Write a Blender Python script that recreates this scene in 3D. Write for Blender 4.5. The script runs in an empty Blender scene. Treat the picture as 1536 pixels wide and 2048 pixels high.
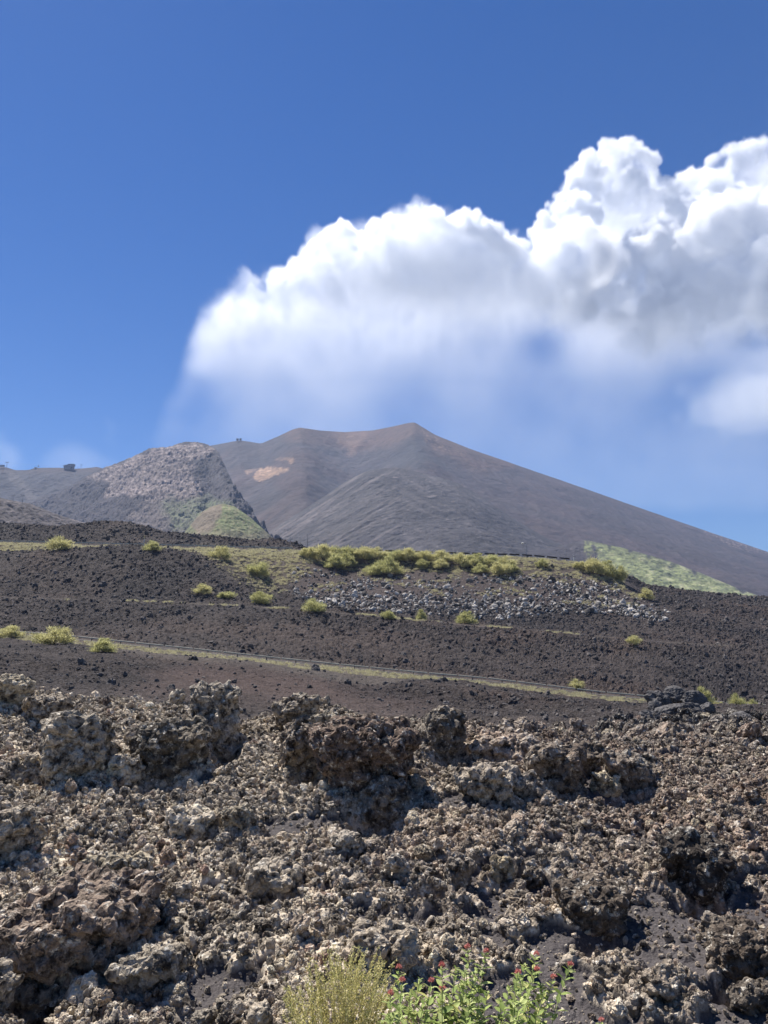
import bpy, math, random
import numpy as np
from mathutils import Vector, Euler, Matrix
rng = np.random.default_rng(7)
random.seed(7)
F32 = np.float32
scene = bpy.context.scene
COL = scene.collection

# ------------------------------------------------------------------ camera
FPX = 1600.0                 # focal length in pixels of the 1536 x 2048 photograph
PITCH = math.radians(10.8)
CP, SP = math.cos(PITCH), math.sin(PITCH)
cam_d = bpy.data.cameras.new('camera')
cam_d.sensor_fit = 'VERTICAL'; cam_d.sensor_height = 24.0
cam_d.lens = 24.0 * FPX / 2048.0
cam_d.clip_start = 0.1; cam_d.clip_end = 30000
cam = bpy.data.objects.new('camera', cam_d); COL.objects.link(cam)
cam.rotation_euler = (math.pi / 2 + PITCH, 0, 0)
scene.camera = cam

# ------------------------------------------------------------------ sky and sun
SUN_EL, SUN_AZ = math.radians(58), math.radians(-42)      # azimuth from +Y towards +X
world = bpy.data.worlds.new('World'); scene.world = world
world.use_nodes = True
wn, wl = world.node_tree.nodes, world.node_tree.links
wn.clear()
sky = wn.new('ShaderNodeTexSky'); sky.sky_type = 'NISHITA'; sky.sun_disc = False
sky.sun_elevation = SUN_EL; sky.sun_rotation = SUN_AZ
sky.altitude = 1900; sky.air_density = 1.15; sky.dust_density = 0.35; sky.ozone_density = 3.2
hsv = wn.new('ShaderNodeHueSaturation'); hsv.inputs['Saturation'].default_value = 1.37
hsv.inputs['Hue'].default_value = 0.512
wbg = wn.new('ShaderNodeBackground'); wbg.inputs['Strength'].default_value = 0.05
wout = wn.new('ShaderNodeOutputWorld')
wl.new(sky.outputs[0], hsv.inputs['Color']); wl.new(hsv.outputs[0], wbg.inputs['Color'])
wl.new(wbg.outputs[0], wout.inputs['Surface'])

sun_d = bpy.data.lights.new('sun', 'SUN'); sun_d.energy = 5.0; sun_d.angle = math.radians(0.5)
sun_d.color = (1.0, 0.955, 0.89)
sun = bpy.data.objects.new('sun', sun_d); COL.objects.link(sun)
SDIR = Vector((math.sin(SUN_AZ) * math.cos(SUN_EL), math.cos(SUN_AZ) * math.cos(SUN_EL), math.sin(SUN_EL)))
sun.rotation_euler = SDIR.to_track_quat('Z', 'Y').to_euler()

scene.view_settings.view_transform = 'Standard'; scene.view_settings.look = 'None'
scene.view_settings.exposure = 1.0; scene.view_settings.gamma = 1.0
scene.view_settings.use_curve_mapping = False
scene.cycles.volume_bounces = 20
scene.cycles.max_bounces = 20
scene.cycles.volume_step_rate = 2.0
scene.cycles.volume_max_steps = 256
scene.cycles.diffuse_bounces = 2

# ------------------------------------------------------------------ helpers
def uE(X, Y):
    """pixel of the photograph -> (x/y, z/y) of its view ray"""
    a = (np.asarray(X, float) - 768) / FPX; v = (1024 - np.asarray(Y, float)) / FPX
    den = CP - v * SP
    return a / den, (SP + v * CP) / den
def pix(u, E):
    fw = CP + E * SP
    return 768 + FPX * u / fw, 1024 - FPX * (-SP + E * CP) / fw
def at(X, Y, d):
    u, E = uE(X, Y)
    return Vector((float(u) * d, d, float(E) * d))

_r = np.random.default_rng(11)
PERM = np.concatenate([_r.permutation(256)] * 3).astype(np.int32)
_g = _r.normal(size=(256, 3)); GRAD = (_g / np.linalg.norm(_g, axis=1, keepdims=True)).astype(F32)
def pn(x, y, z, seed=0):
    x = np.asarray(x, F32); y = np.asarray(y, F32); z = np.asarray(z, F32)
    x, y, z = np.broadcast_arrays(x + seed * 17.31, y - seed * 9.7, z + seed * 5.13)
    xi, yi, zi = np.floor(x).astype(np.int32), np.floor(y).astype(np.int32), np.floor(z).astype(np.int32)
    xf, yf, zf = (x - xi).astype(F32), (y - yi).astype(F32), (z - zi).astype(F32)
    u, v, w = (t * t * t * (t * (t * 6 - 15) + 10) for t in (xf, yf, zf))
    xi &= 255; yi &= 255; zi &= 255
    def g(i, j, k):
        h = PERM[PERM[PERM[xi + i] + yi + j] + zi + k]; G = GRAD[h]
        return G[..., 0] * (xf - i) + G[..., 1] * (yf - j) + G[..., 2] * (zf - k)
    a = g(0, 0, 0); a = a + u * (g(1, 0, 0) - a)
    b = g(0, 1, 0); b = b + u * (g(1, 1, 0) - b)
    a = a + v * (b - a)
    c = g(0, 0, 1); c = c + u * (g(1, 0, 1) - c)
    d = g(0, 1, 1); d = d + u * (g(1, 1, 1) - d)
    c = c + v * (d - c)
    return (a + w * (c - a)) * 1.6
def fbm(x, y, z, o=4, seed=0, gain=0.5):
    s = 0; A = 1.0; f = 1.0
    for i in range(o):
        s = s + A * pn(np.asarray(x) * f, np.asarray(y) * f, np.asarray(z) * f, seed + i); A *= gain; f *= 2.03
    return s
def ridged(x, y, z, o=4, seed=0, gain=0.5):
    s = 0; A = 1.0; f = 1.0
    for i in range(o):
        s = s + A * (1 - 2 * np.abs(pn(np.asarray(x) * f, np.asarray(y) * f, np.asarray(z) * f, seed + i))); A *= gain; f *= 2.03
    return s
def worley2(x, y, seed=0):
    """2-D cells: returns distance to the nearest and second nearest point and the nearest's random number"""
    xi = np.floor(x).astype(np.int64); yi = np.floor(y).astype(np.int64)
    f1 = np.full(x.shape, 9.0, F32); f2 = f1.copy(); idn = np.zeros(x.shape, F32)
    for i in (-1, 0, 1):
        for j in (-1, 0, 1):
            cx, cy = xi + i, yi + j
            h = PERM[(PERM[(cx + seed * 7) & 255] + cy) & 255]
            h2 = PERM[h + 91]; h3 = PERM[h2 + 33]
            dd = np.sqrt((cx + h / 256.0 - x) ** 2 + (cy + h2 / 256.0 - y) ** 2).astype(F32)
            near = dd < f1
            f2 = np.where(near, f1, np.minimum(f2, dd)); f1 = np.where(near, dd, f1)
            idn = np.where(near, h3 / 256.0, idn).astype(F32)
    return f1, f2, idn
def worley3(p, seed=0):
    ip = np.floor(p).astype(np.int64)
    f1 = np.full(len(p), 9.0, F32); f2 = f1.copy()
    for i in (-1, 0, 1):
        for j in (-1, 0, 1):
            for k in (-1, 0, 1):
                c = ip + (i, j, k)
                h = PERM[(PERM[(PERM[(c[:, 0] + seed * 7) & 255] + c[:, 1]) & 255] + c[:, 2]) & 255]
                h2 = PERM[h + 91]; h3 = PERM[h2 + 33]
                dd = np.sqrt((c[:, 0] + h / 256.0 - p[:, 0]) ** 2 + (c[:, 1] + h2 / 256.0 - p[:, 1]) ** 2 + (c[:, 2] + h3 / 256.0 - p[:, 2]) ** 2)
                near = dd < f1
                f2 = np.where(near, f1, np.minimum(f2, dd)); f1 = np.where(near, dd, f1)
    return f1, f2
def sstep(a, b, x):
    t = np.clip((x - a) / (b - a), 0, 1); return t * t * (3 - 2 * t)
def poly_sd(X, Y, poly):
    """signed distance in pixels to a closed outline, negative inside"""
    P = np.array(poly, float); n = len(P)
    d = np.full(np.shape(X), 1e9); ins = np.zeros(np.shape(X), bool)
    for i in range(n):
        ax, ay = P[i]; bx, by = P[(i + 1) % n]
        ex, ey = bx - ax, by - ay
        t = np.clip(((X - ax) * ex + (Y - ay) * ey) / (ex * ex + ey * ey), 0, 1)
        d = np.minimum(d, (X - ax - t * ex) ** 2 + (Y - ay - t * ey) ** 2)
        c = ((ay > Y) != (by > Y)) & (X < (bx - ax) * (Y - ay) / (by - ay + 1e-9) + ax)
        ins ^= c
    d = np.sqrt(d); return np.where(ins, -d, d)
def new_mesh(name, V, faces):
    """faces: (n, k) array"""
    me = bpy.data.meshes.new(name); V = np.ascontiguousarray(V, F32); faces = np.ascontiguousarray(faces, np.int32)
    n, k = faces.shape
    me.vertices.add(len(V)); me.vertices.foreach_set('co', V.ravel())
    me.loops.add(n * k); me.loops.foreach_set('vertex_index', faces.ravel())
    me.polygons.add(n); me.polygons.foreach_set('loop_start', np.arange(0, n * k, k, dtype=np.int32))
    me.polygons.foreach_set('loop_total', np.full(n, k, np.int32))
    me.update(calc_edges=True)
    return me
def obj(name, me, mat=None, parent=None, loc=None):
    o = bpy.data.objects.new(name, me); COL.objects.link(o)
    if mat and me is not None and len(me.materials) == 0: me.materials.append(mat)
    if parent: o.parent = parent
    if loc is not None: o.location = loc
    return o
def tag(o, label=None, cat=None, group=None, kind=None):
    if label: o['label'] = label
    if cat: o['category'] = cat
    if group: o['group'] = group
    if kind: o['kind'] = kind
    return o
def smooth(me, on=True):
    me.polygons.foreach_set('use_smooth', np.full(len(me.polygons), on, bool)); return me
def grid_mesh(name, P, sm=True):
    R, C = P.shape[:2]
    i = (np.arange(R - 1)[:, None] * C + np.arange(C - 1)[None, :]).ravel()
    fc = np.stack([i, i + 1, i + C + 1, i + C], 1)
    return smooth(new_mesh(name, P.reshape(-1, 3), fc), sm)
def col_attr(me, name, C):
    a = me.color_attributes.new(name, 'FLOAT_COLOR', 'POINT')
    C = np.ascontiguousarray(np.concatenate([C.reshape(-1, 3), np.ones((C.size // 3, 1))], 1), F32)
    a.data.foreach_set('color', C.ravel())
def mix(a, b, t):
    return a + (np.asarray(b, float) - a) * t[..., None]

class N:
    """small helper for shader node trees"""
    def __init__(s, name, rough=0.9):
        s.m = bpy.data.materials.new(name); s.m.use_nodes = True
        s.t = s.m.node_tree; s.n = s.t.nodes; s.l = s.t.links
        s.b = s.n['Principled BSDF']; s.b.inputs['Roughness'].default_value = rough
        s.b.inputs['Specular IOR Level'].default_value = 0.2
        s.out = s.n['Material Output']; s._pos = None
    def new(s, t, **kw):
        n = s.n.new(t)
        for k, v in kw.items(): setattr(n, k, v)
        return n
    def link(s, a, b): s.l.new(a, b)
    def pos(s):
        if s._pos is None: s._pos = s.new('ShaderNodeNewGeometry').outputs['Position']
        return s._pos
    def noise(s, scale, detail=4, rough=0.55, vec=None, dist=0.0):
        n = s.new('ShaderNodeTexNoise'); n.inputs['Scale'].default_value = scale
        n.inputs['Detail'].default_value = detail; n.inputs['Roughness'].default_value = rough
        n.inputs['Distortion'].default_value = dist
        s.link(vec if vec is not None else s.pos(), n.inputs['Vector']); return n.outputs['Fac']
    def ramp(s, fac, stops):
        r = s.new('ShaderNodeValToRGB'); e = r.color_ramp.elements
        while len(e) < len(stops): e.new(0.5)
        for k, (p, c) in enumerate(stops):
            e[k].position = p; e[k].color = (c, c, c, 1) if isinstance(c, (int, float)) else (*c, 1)
        s.link(fac, r.inputs[0]); return r.outputs['Color']
    def mix(s, fac, a, b, mode='MIX'):
        m = s.new('ShaderNodeMix', data_type='RGBA', blend_type=mode)
        for sock, v in ((m.inputs['Factor'], fac), (m.inputs['A'], a), (m.inputs['B'], b)):
            if isinstance(v, (int, float)): sock.default_value = v
            elif isinstance(v, tuple): sock.default_value = (*v, 1)
            else: s.link(v, sock)
        return m.outputs['Result']
    def math(s, op, a, b=0.0):
        m = s.new('ShaderNodeMath', operation=op)
        for sock, v in zip(m.inputs, (a, b)):
            if isinstance(v, (int, float)): sock.default_value = v
            else: s.link(v, sock)
        return m.outputs[0]
    def bump(s, height, dist, strength=1.0, normal=None):
        b = s.new('ShaderNodeBump'); b.inputs['Strength'].default_value = strength
        b.inputs['Distance'].default_value = dist; s.link(height, b.inputs['Height'])
        if normal is not None: s.link(normal, b.inputs['Normal'])
        return b.outputs['Normal']
    def color(s, c):
        if isinstance(c, tuple): s.b.inputs['Base Color'].default_value = (*c, 1)
        else: s.link(c, s.b.inputs['Base Color'])
    def normal(s, n): s.link(n, s.b.inputs['Normal'])
def plain(name, c, rough=0.7, metal=0.0):
    m = N(name, rough); n = m.noise(3.0, 3)
    m.color(m.mix(m.ramp(n, [(0.35, 0.0), (0.7, 0.35)]), c, tuple(v * 0.6 for v in c)))
    m.b.inputs['Metallic'].default_value = metal
    return m.m
# ------------------------------------------------------------------ the mountain and its hills
def scree_mat(name, fine=0.05, bump=0.9):
    m = N(name, 0.95)
    va = m.new('ShaderNodeVertexColor', layer_name='tint').outputs['Color']
    n1 = m.noise(fine, 6, 0.62); n2 = m.noise(0.006, 3, 0.5)
    c = m.mix(0.55, va, m.ramp(n1, [(0.25, 0.18), (0.5, 0.5), (0.75, 0.88)]), 'OVERLAY')
    c = m.mix(1.0, c, (0.50, 0.47, 0.49), 'MULTIPLY')
    c = m.mix(0.4, c, m.ramp(n2, [(0.3, 0.2), (0.7, 0.8)]), 'OVERLAY')
    m.color(c); m.normal(m.bump(n1, 6.0, bump))
    return m.m
M_scree = scree_mat('scree')

BASE = np.array([0.066, 0.060, 0.064])      # dark violet-grey ash
BROWN = np.array([0.110, 0.078, 0.062])
def hill(name, crest, L, zbase, pw, label, colour, noise=None, nu=700, ns=330, umin=None, umax=None, back=0.6, crestn=0.12):
    """crest: (pixel X, pixel Y, distance) points; the slope runs L metres towards the viewer"""
    C = np.array(crest, float); uc, Ec = uE(C[:, 0], C[:, 1])
    u = np.linspace(uc[0] if umin is None else umin, uc[-1] if umax is None else umax, nu)
    k = 0.0022 * 3
    fine = np.linspace(uc[0] - .02, uc[-1] + .02, 3000)
    def sm(v, w=0.006):
        y = np.interp(fine, uc, v); s = int(w / (fine[1] - fine[0]))
        kern = np.hanning(2 * s + 3); kern /= kern.sum()
        y = np.convolve(np.pad(y, s + 1, mode='edge'), kern, 'valid'); return np.interp(u, fine, y)
    E = sm(Ec); dc = sm(C[:, 2], 0.03); zc = E * dc
    zs = sm(Ec, 0.05) * sm(C[:, 2], 0.08)
    t = np.concatenate([np.linspace(1, 0, ns) ** 1.25, -np.linspace(0.004, 0.5, 40)])     # 1 = foot, 0 = crest, <0 behind
    Lc = np.minimum(L, np.maximum(dc - 620, dc * 0.42))[None]; T = t[:, None]; d = dc[None] - T * Lc
    front = 1 - (1 - np.clip(T, 0, 1)) ** pw
    zq = zc[None] + (np.minimum(zs, zc + 25) - zc)[None] * sstep(0.0, 0.30, T)
    z = zq - (zq - zbase) * front
    z = np.where(T < 0, zc[None] + T * Lc * back, z)
    U = np.repeat(u[None], len(t), 0); x = U * d; y = d
    if noise is not None:
        w = sstep(-0.002, 0.10, T) + crestn
        z = z + noise(x, y, z) * w
    P = np.stack([x, y, z], -1)
    me = grid_mesh(name, P)
    X, Y = pix(U, z / y)
    col_attr(me, 'tint', np.clip(colour(X, Y, x, y, z), 0.004, 0.9))
    o = obj(name, me, M_scree); tag(o, label, kind='structure')
    return o
def warp(X, Y, s=30.0, a=10.0, seed=3):
    return X + a * fbm(X / s, Y / s, 0, 3, seed), Y + 0.6 * a * fbm(X / s, Y / s, 7.5, 3, seed + 5)

def streaks(x, y, th, across, along, seed):
    c, s = math.cos(th), math.sin(th)
    return fbm((x * c + y * s) / across, (-x * s + y * c) / along, 0, 4, seed)

# main cone with its two summits and the shallow crater between them
def col_main(X, Y, x, y, z):
    c = np.broadcast_to(BASE, X.shape + (3,)).copy()
    Xw, Yw = warp(X, Y)
    n = fbm(x / 260, y / 260, 0, 4, 21)
    c = mix(c, (0.115, 0.078, 0.070), sstep(-0.2, 0.7, n) * 0.7)
    dg = fbm((X * 0.75 + Y) / 11.0, (X - Y * 0.75) / 160.0, 0, 4, 34) * sstep(900, 780, X) * sstep(895, 930, Y)
    c = mix(c, (0.128, 0.108, 0.102), sstep(0.0, 0.7, dg) * 0.6)
    c = mix(c, (0.046, 0.040, 0.046), sstep(0.0, -0.6, dg) * 0.55)
    # brown right flank with long even streaks down the slope
    st = fbm((X * 0.42 - Y) / 9.0, (X + Y * 0.4) / 240.0, 0, 3, 31)
    c = mix(c, (0.090, 0.066, 0.064), sstep(850, 960, X) * (0.55 + 0.25 * st))
    # rust summits and crater rim
    rim = sstep(34, 4, poly_sd(Xw, Yw, [(575, 852), (600, 848), (700, 862), (835, 838), (930, 885), (1010, 920), (960, 925), (860, 880), (830, 862), (780, 872), (700, 882), (600, 866)]))
    c = mix(c, (0.150, 0.094, 0.066), rim * 0.8)
    cr = sstep(10, -8, poly_sd(Xw, Yw, [(660, 862), (740, 862), (722, 880), (706, 906), (690, 912), (682, 884)]))
    c = mix(c, (0.27, 0.18, 0.125), cr * 0.7)
    gr = sstep(8, -16, poly_sd(Xw, Yw, [(815, 866), (846, 862), (862, 905), (858, 945), (800, 940), (760, 935), (795, 895)]))
    c = mix(c, (0.052, 0.054, 0.060), gr * 0.8)
    arch = np.abs(np.hypot((X - 590) / 62.0, (Y - 945) / 57.0) - 1.0)
    c = mix(c, (0.042, 0.036, 0.040), sstep(0.10, 0.0, arch) * sstep(940, 905, Y) * 0.7)
    c = mix(c, (0.105, 0.066, 0.058), sstep(1.0, 0.6, np.hypot((X - 590) / 60.0, (Y - 945) / 55.0)) * 0.55)
    for pl, k in (([(508, 950), (516, 938), (545, 934), (580, 936), (572, 944), (548, 952), (520, 964), (508, 958)], 1.0),
                  ([(488, 940), (515, 937), (505, 945), (494, 948)], .6), ([(576, 918), (586, 915), (590, 922), (580, 930)], .8),
                  ([(550, 917), (580, 916), (580, 919), (550, 920)], .5)):
        X2, Y2 = warp(X, Y, 9, 6, 8)
        c = mix(c, (0.60, 0.41, 0.25), sstep(2.0, -3.0, poly_sd(X2, Y2, pl)) * k * (0.75 + 0.5 * np.clip(fbm(X / 5, Y / 3, 0, 2, 4), -1, .5))) 
    # pale broken rock by the right summit and on the far right skyline
    sp = fbm(X / 3.0, Y / 2.2, 0, 3, 9)
    z1 = sstep(8, -6, poly_sd(Xw, Yw, [(840, 858), (862, 872), (905, 890), (930, 905), (900, 905), (868, 895), (852, 885)]))
    c = mix(c, (0.34, 0.24, 0.16), z1 * sstep(0.0, 0.5, sp) * 0.9)
    z2 = sstep(4, -2, poly_sd(Xw, Yw, [(1405, 1062), (1450, 1072), (1536, 1100), (1536, 1112), (1460, 1088), (1410, 1070)]))
    c = mix(c, (0.30, 0.23, 0.20), z2 * sstep(0.0, 0.4, sp))
    return c
def n_main(x, y, z):
    a = 10 * fbm(x / 240, y / 240, 0, 4, 41) + 3.0 * ridged(x / 60, y / 140, 0, 3, 44)
    return a * 0.8 + 1.2 * fbm(x / 14, y / 14, 0, 3, 47)
hill('mountain', [(-900, 1120, 2900), (-300, 1010, 2900), (0, 965, 2900), (200, 940, 2850), (380, 898, 2750), (435, 889, 2700), (478, 881, 2650), (500, 884, 2650), (522, 888, 2640),
                  (560, 871, 2600), (585, 859, 2570), (600, 855, 2540), (614, 857, 2560), (640, 861, 2640), (690, 864, 2740), (745, 861, 2740), (790, 852, 2640),
                  (815, 846, 2560), (830, 844, 2520), (838, 850, 2510), (870, 870, 2500), (940, 898, 2500), (1050, 936, 2520), (1200, 988, 2540),
                  (1400, 1058, 2560), (1536, 1104, 2600), (1800, 1190, 2700), (2300, 1300, 2800)],
     1650, 60, 1.25, 'bare volcanic cone with a shallow summit crater', col_main, n_main, nu=1000, ns=420)

# far left ridge with the lift station
def col_far(X, Y, x, y, z):
    c = np.broadcast_to(np.array([0.056, 0.056, 0.066]), X.shape + (3,)).copy(); Xw, Yw = warp(X, Y)
    c = mix(c, (0.10, 0.072, 0.062), sstep(14, 0, Y - 938) * 0.6)
    c = mix(c, (0.15, 0.14, 0.13), sstep(7, -5, poly_sd(Xw, Yw, [(8, 945), (22, 945), (60, 975), (95, 1002), (110, 1016), (78, 1020), (60, 1000), (35, 975)])) * 0.75)
    c = mix(c, (0.085, 0.08, 0.082), sstep(30, -5, poly_sd(Xw, Yw, [(60, 990), (140, 985), (150, 1010), (90, 1010)])) * 0.5)
    c = mix(c, (0.035, 0.035, 0.045), sstep(.3, .7, fbm(X / 14, Y / 8, 0, 3, 61)) * .5)
    return c
hill('ridge', [(-500, 905, 2350), (-100, 925, 2300), (0, 934, 2250), (10, 934, 2250), (22, 938, 2250), (32, 941, 2250), (60, 940, 2250), (68, 936, 2250), (120, 936, 2250), (150, 938, 2250), (180, 936, 2250), (195, 934, 2250),
               (208, 938, 2250), (240, 945, 2250), (300, 975, 2300), (420, 1050, 2350)],
     1100, 60, 1.2, 'dark grey left ridge carrying the cable car station', col_far,
     lambda x, y, z: 5 * ridged(x / 90, y / 200, 0, 3, 71) + 1.5 * fbm(x / 12, y / 12, 0, 3, 72))

# pinkish rocky ridge left of the cone
def col_rock(X, Y, x, y, z):
    c = np.broadcast_to(np.array([0.078, 0.070, 0.074]), X.shape + (3,)).copy(); Xw, Yw = warp(X, Y, 22, 14, 12)
    m = sstep(5, -4, poly_sd(Xw, Yw, [(170, 952), (215, 936), (300, 898), (360, 888), (400, 884), (428, 903), (420, 918), (404, 912), (378, 925), (392, 965), (400, 1000), (425, 1085), (280, 1085), (250, 1020), (280, 1018), (280, 992), (205, 990), (225, 965), (200, 960)]))
    sp = fbm(X / 6.5, Y / 4.0, 0, 5, 15, .7)
    rock = mix(np.broadcast_to(np.array([0.31, 0.262, 0.23]), c.shape), (0.54, 0.47, 0.41), sstep(0.15, 0.75, sp))
    rock = mix(rock, (0.075, 0.062, 0.064), sstep(-0.1, -0.65, sp))
    c = mix(c, (0.115, 0.108, 0.112), sstep(405, 445, Xw) * 0.8)  # right flank coloured lighter to offset the shade on that side
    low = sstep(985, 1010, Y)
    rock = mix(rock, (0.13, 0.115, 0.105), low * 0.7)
    c = mix(c, rock, m)
    c = c * (1 + 0.0 * x[..., None])
    g = sstep(12, -8, poly_sd(Xw, Yw, [(325, 1015), (350, 1002), (420, 996), (470, 1010), (390, 1045), (385, 1062), (350, 1062), (330, 1040)]))
    c = mix(c, (0.22, 0.27, 0.13), g * (0.6 + 0.5 * np.clip(sp, -1, 1)))
    return c
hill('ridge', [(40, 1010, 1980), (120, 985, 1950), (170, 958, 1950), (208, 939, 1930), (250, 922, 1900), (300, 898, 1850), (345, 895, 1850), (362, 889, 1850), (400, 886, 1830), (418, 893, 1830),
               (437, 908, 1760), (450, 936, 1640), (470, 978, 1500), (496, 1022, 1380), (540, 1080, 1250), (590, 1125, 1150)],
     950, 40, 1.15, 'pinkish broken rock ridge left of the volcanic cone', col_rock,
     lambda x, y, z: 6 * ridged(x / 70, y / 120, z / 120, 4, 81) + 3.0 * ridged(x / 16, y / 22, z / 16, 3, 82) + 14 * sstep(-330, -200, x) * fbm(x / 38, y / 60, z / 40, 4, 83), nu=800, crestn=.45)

# front spur below the crater: pale streaked scree
def col_spur(X, Y, x, y, z):
    c = np.broadcast_to(np.array([0.078, 0.074, 0.076]), X.shape + (3,)).copy(); Xw, Yw = warp(X, Y, 40, 8, 22)
    left = sstep(840, 760, X)
    st = fbm((X * 0.62 + Y) / 8.0, (X - Y * 0.62) / 150.0, 0, 4, 33)
    c = mix(c, (0.20, 0.182, 0.172), left * sstep(0.0, 0.7, st) * 0.9)
    c = mix(c, (0.05, 0.048, 0.054), left * sstep(-0.1, -0.7, st) * 0.6)
    st2 = fbm((X * 0.55 - Y) / 12.0, (X + Y * 0.55) / 90.0, 0, 4, 35)
    c = mix(c, (0.16, 0.150, 0.146), (1 - left) * sstep(0.0, 0.8, st2) * 0.6)
    c = mix(c, (0.050, 0.048, 0.054), (1 - left) * sstep(0.0, -0.7, st2) * 0.4)
    sp = fbm(X / 4.0, Y / 2.5, 0, 3, 37)
    c = mix(c, (0.30, 0.27, 0.25), sstep(0.62, 0.85, sp) * 0.7)
    c = mix(c, (0.025, 0.024, 0.028), sstep(-0.6, -0.85, sp) * 0.7)
    c = mix(c, (0.13, 0.125, 0.12), sstep(20, -20, poly_sd(Xw, Yw, [(700, 985), (760, 960), (800, 1000), (780, 1060), (640, 1090), (600, 1080)])) * 0.45)
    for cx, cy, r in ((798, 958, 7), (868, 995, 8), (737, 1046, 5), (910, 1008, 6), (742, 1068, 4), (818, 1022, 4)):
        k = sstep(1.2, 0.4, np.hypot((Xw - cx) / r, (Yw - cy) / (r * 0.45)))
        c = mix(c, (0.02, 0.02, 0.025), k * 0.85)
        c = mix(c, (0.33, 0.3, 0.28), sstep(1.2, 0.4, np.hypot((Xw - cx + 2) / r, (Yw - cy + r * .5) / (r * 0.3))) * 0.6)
    return c
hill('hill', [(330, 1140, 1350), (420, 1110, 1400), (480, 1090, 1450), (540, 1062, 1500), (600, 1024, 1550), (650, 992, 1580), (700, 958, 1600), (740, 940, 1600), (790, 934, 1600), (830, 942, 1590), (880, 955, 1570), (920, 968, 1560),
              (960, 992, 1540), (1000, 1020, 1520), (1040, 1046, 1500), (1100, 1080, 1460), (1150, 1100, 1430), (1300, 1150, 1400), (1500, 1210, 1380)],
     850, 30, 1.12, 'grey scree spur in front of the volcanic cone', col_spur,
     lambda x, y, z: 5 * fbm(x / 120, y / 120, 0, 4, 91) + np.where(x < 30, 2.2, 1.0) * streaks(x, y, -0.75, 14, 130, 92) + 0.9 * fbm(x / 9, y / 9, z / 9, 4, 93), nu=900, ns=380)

# green slope on the right
def col_green(X, Y, x, y, z):
    c = np.broadcast_to(np.array([0.060, 0.056, 0.064]), X.shape + (3,)).copy(); Xw, Yw = warp(X, Y, 20, 22, 27)
    m = sstep(7, -9, poly_sd(Xw, Yw, [(1168, 1080), (1240, 1096), (1340, 1120), (1425, 1150), (1530, 1200), (1420, 1225), (1300, 1190), (1240, 1150), (1200, 1120)]))
    m2 = sstep(4, -4, poly_sd(Xw, Yw, [(1490, 1168), (1600, 1200), (1600, 1225), (1530, 1190)]))
    sp = fbm(X / 22, Y / 9, 0, 5, 28, .7)
    gcol = mix(np.broadcast_to(np.array([0.40, 0.48, 0.19]), c.shape), (0.50, 0.53, 0.28), sstep(0.0, 0.8, sp))
    gcol = mix(gcol, (0.28, 0.35, 0.15), sstep(-0.1, -0.7, sp) * 0.7)
    c = mix(c, gcol, np.maximum(m, m2 * 0.6) * (0.75 + 0.25 * np.clip(sp * 1.5, -1, 1)))
    c = mix(c, (0.14, 0.13, 0.13), sstep(10, 0, poly_sd(Xw, Yw, [(1160, 1090), (1190, 1118), (1230, 1150), (1215, 1150), (1180, 1120)])) * 0.4)
    return c
hill('hill', [(900, 1120, 1100), (1050, 1105, 1150), (1120, 1092, 1180), (1170, 1080, 1200), (1240, 1094, 1210), (1330, 1119, 1220), (1400, 1146, 1220), (1500, 1186, 1230), (1600, 1220, 1240), (1900, 1290, 1250)],
     600, 20, 1.1, 'low slope patched green below the long right flank', col_green,
     lambda x, y, z: 4 * fbm(x / 90, y / 90, 0, 4, 95) + 1.4 * fbm(x / 8, y / 8, z / 8, 3, 96))

# green knoll left of centre
def col_knoll(X, Y, x, y, z):
    c = np.broadcast_to(np.array([0.29, 0.35, 0.145]), X.shape + (3,)).copy(); Xw, Yw = warp(X, Y, 14, 9, 51)
    sp = fbm(X / 6, Y / 4, 0, 4, 52)
    c = mix(c, (0.40, 0.38, 0.20), sstep(0.0, 0.8, sp)); c = mix(c, (0.20, 0.26, 0.10), sstep(-0.1, -0.7, sp))
    c = mix(c, (0.33, 0.26, 0.20), sstep(6, -6, poly_sd(Xw, Yw, [(420, 1012), (447, 1004), (440, 1030), (425, 1062), (395, 1070), (378, 1050), (400, 1025)])) * 0.8)
    c = mix(c, (0.28, 0.23, 0.15), sstep(1050, 1075, Yw) * 0.6)
    c = mix(c, (0.075, 0.074, 0.078), sstep(510, 560, Xw))
    return c
hill('hill', [(300, 1110, 820), (360, 1075, 840), (380, 1052, 850), (400, 1026, 860), (420, 1013, 860), (445, 1007, 860), (470, 1013, 860), (500, 1034, 860), (520, 1052, 850), (550, 1078, 840), (620, 1120, 820)],
     330, 20, 1.2, 'small rounded knoll with green scrub below the rocky ridge', col_knoll,
     lambda x, y, z: 2.5 * fbm(x / 35, y / 35, 0, 4, 97) + 1.2 * fbm(x / 5, y / 5, z / 5, 3, 98), nu=350, ns=200)

# low brown slope at the far left
def col_low(X, Y, x, y, z):
    c = np.broadcast_to(np.array([0.11, 0.10, 0.10]), X.shape + (3,)).copy()
    sp = fbm(X / 7, Y / 4, 0, 4, 62)
    c = mix(c, (0.18, 0.16, 0.155), sstep(0.0, 0.8, sp)); return mix(c, (0.03, 0.028, 0.03), sstep(0, -.7, sp) * .8)
hill('hill', [(-600, 900, 640), (-200, 960, 660), (0, 996, 680), (25, 1002, 680), (60, 1008, 680), (110, 1028, 690), (160, 1044, 700), (220, 1062, 700), (300, 1090, 700), (450, 1130, 700)],
     380, 10, 1.1, 'low brown lava slope at the far left', col_low,
     lambda x, y, z: 3 * ridged(x / 40, y / 40, 0, 4, 63) + 1.4 * ridged(x / 7, y / 7, z / 7, 3, 64), nu=400, ns=220)
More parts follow.
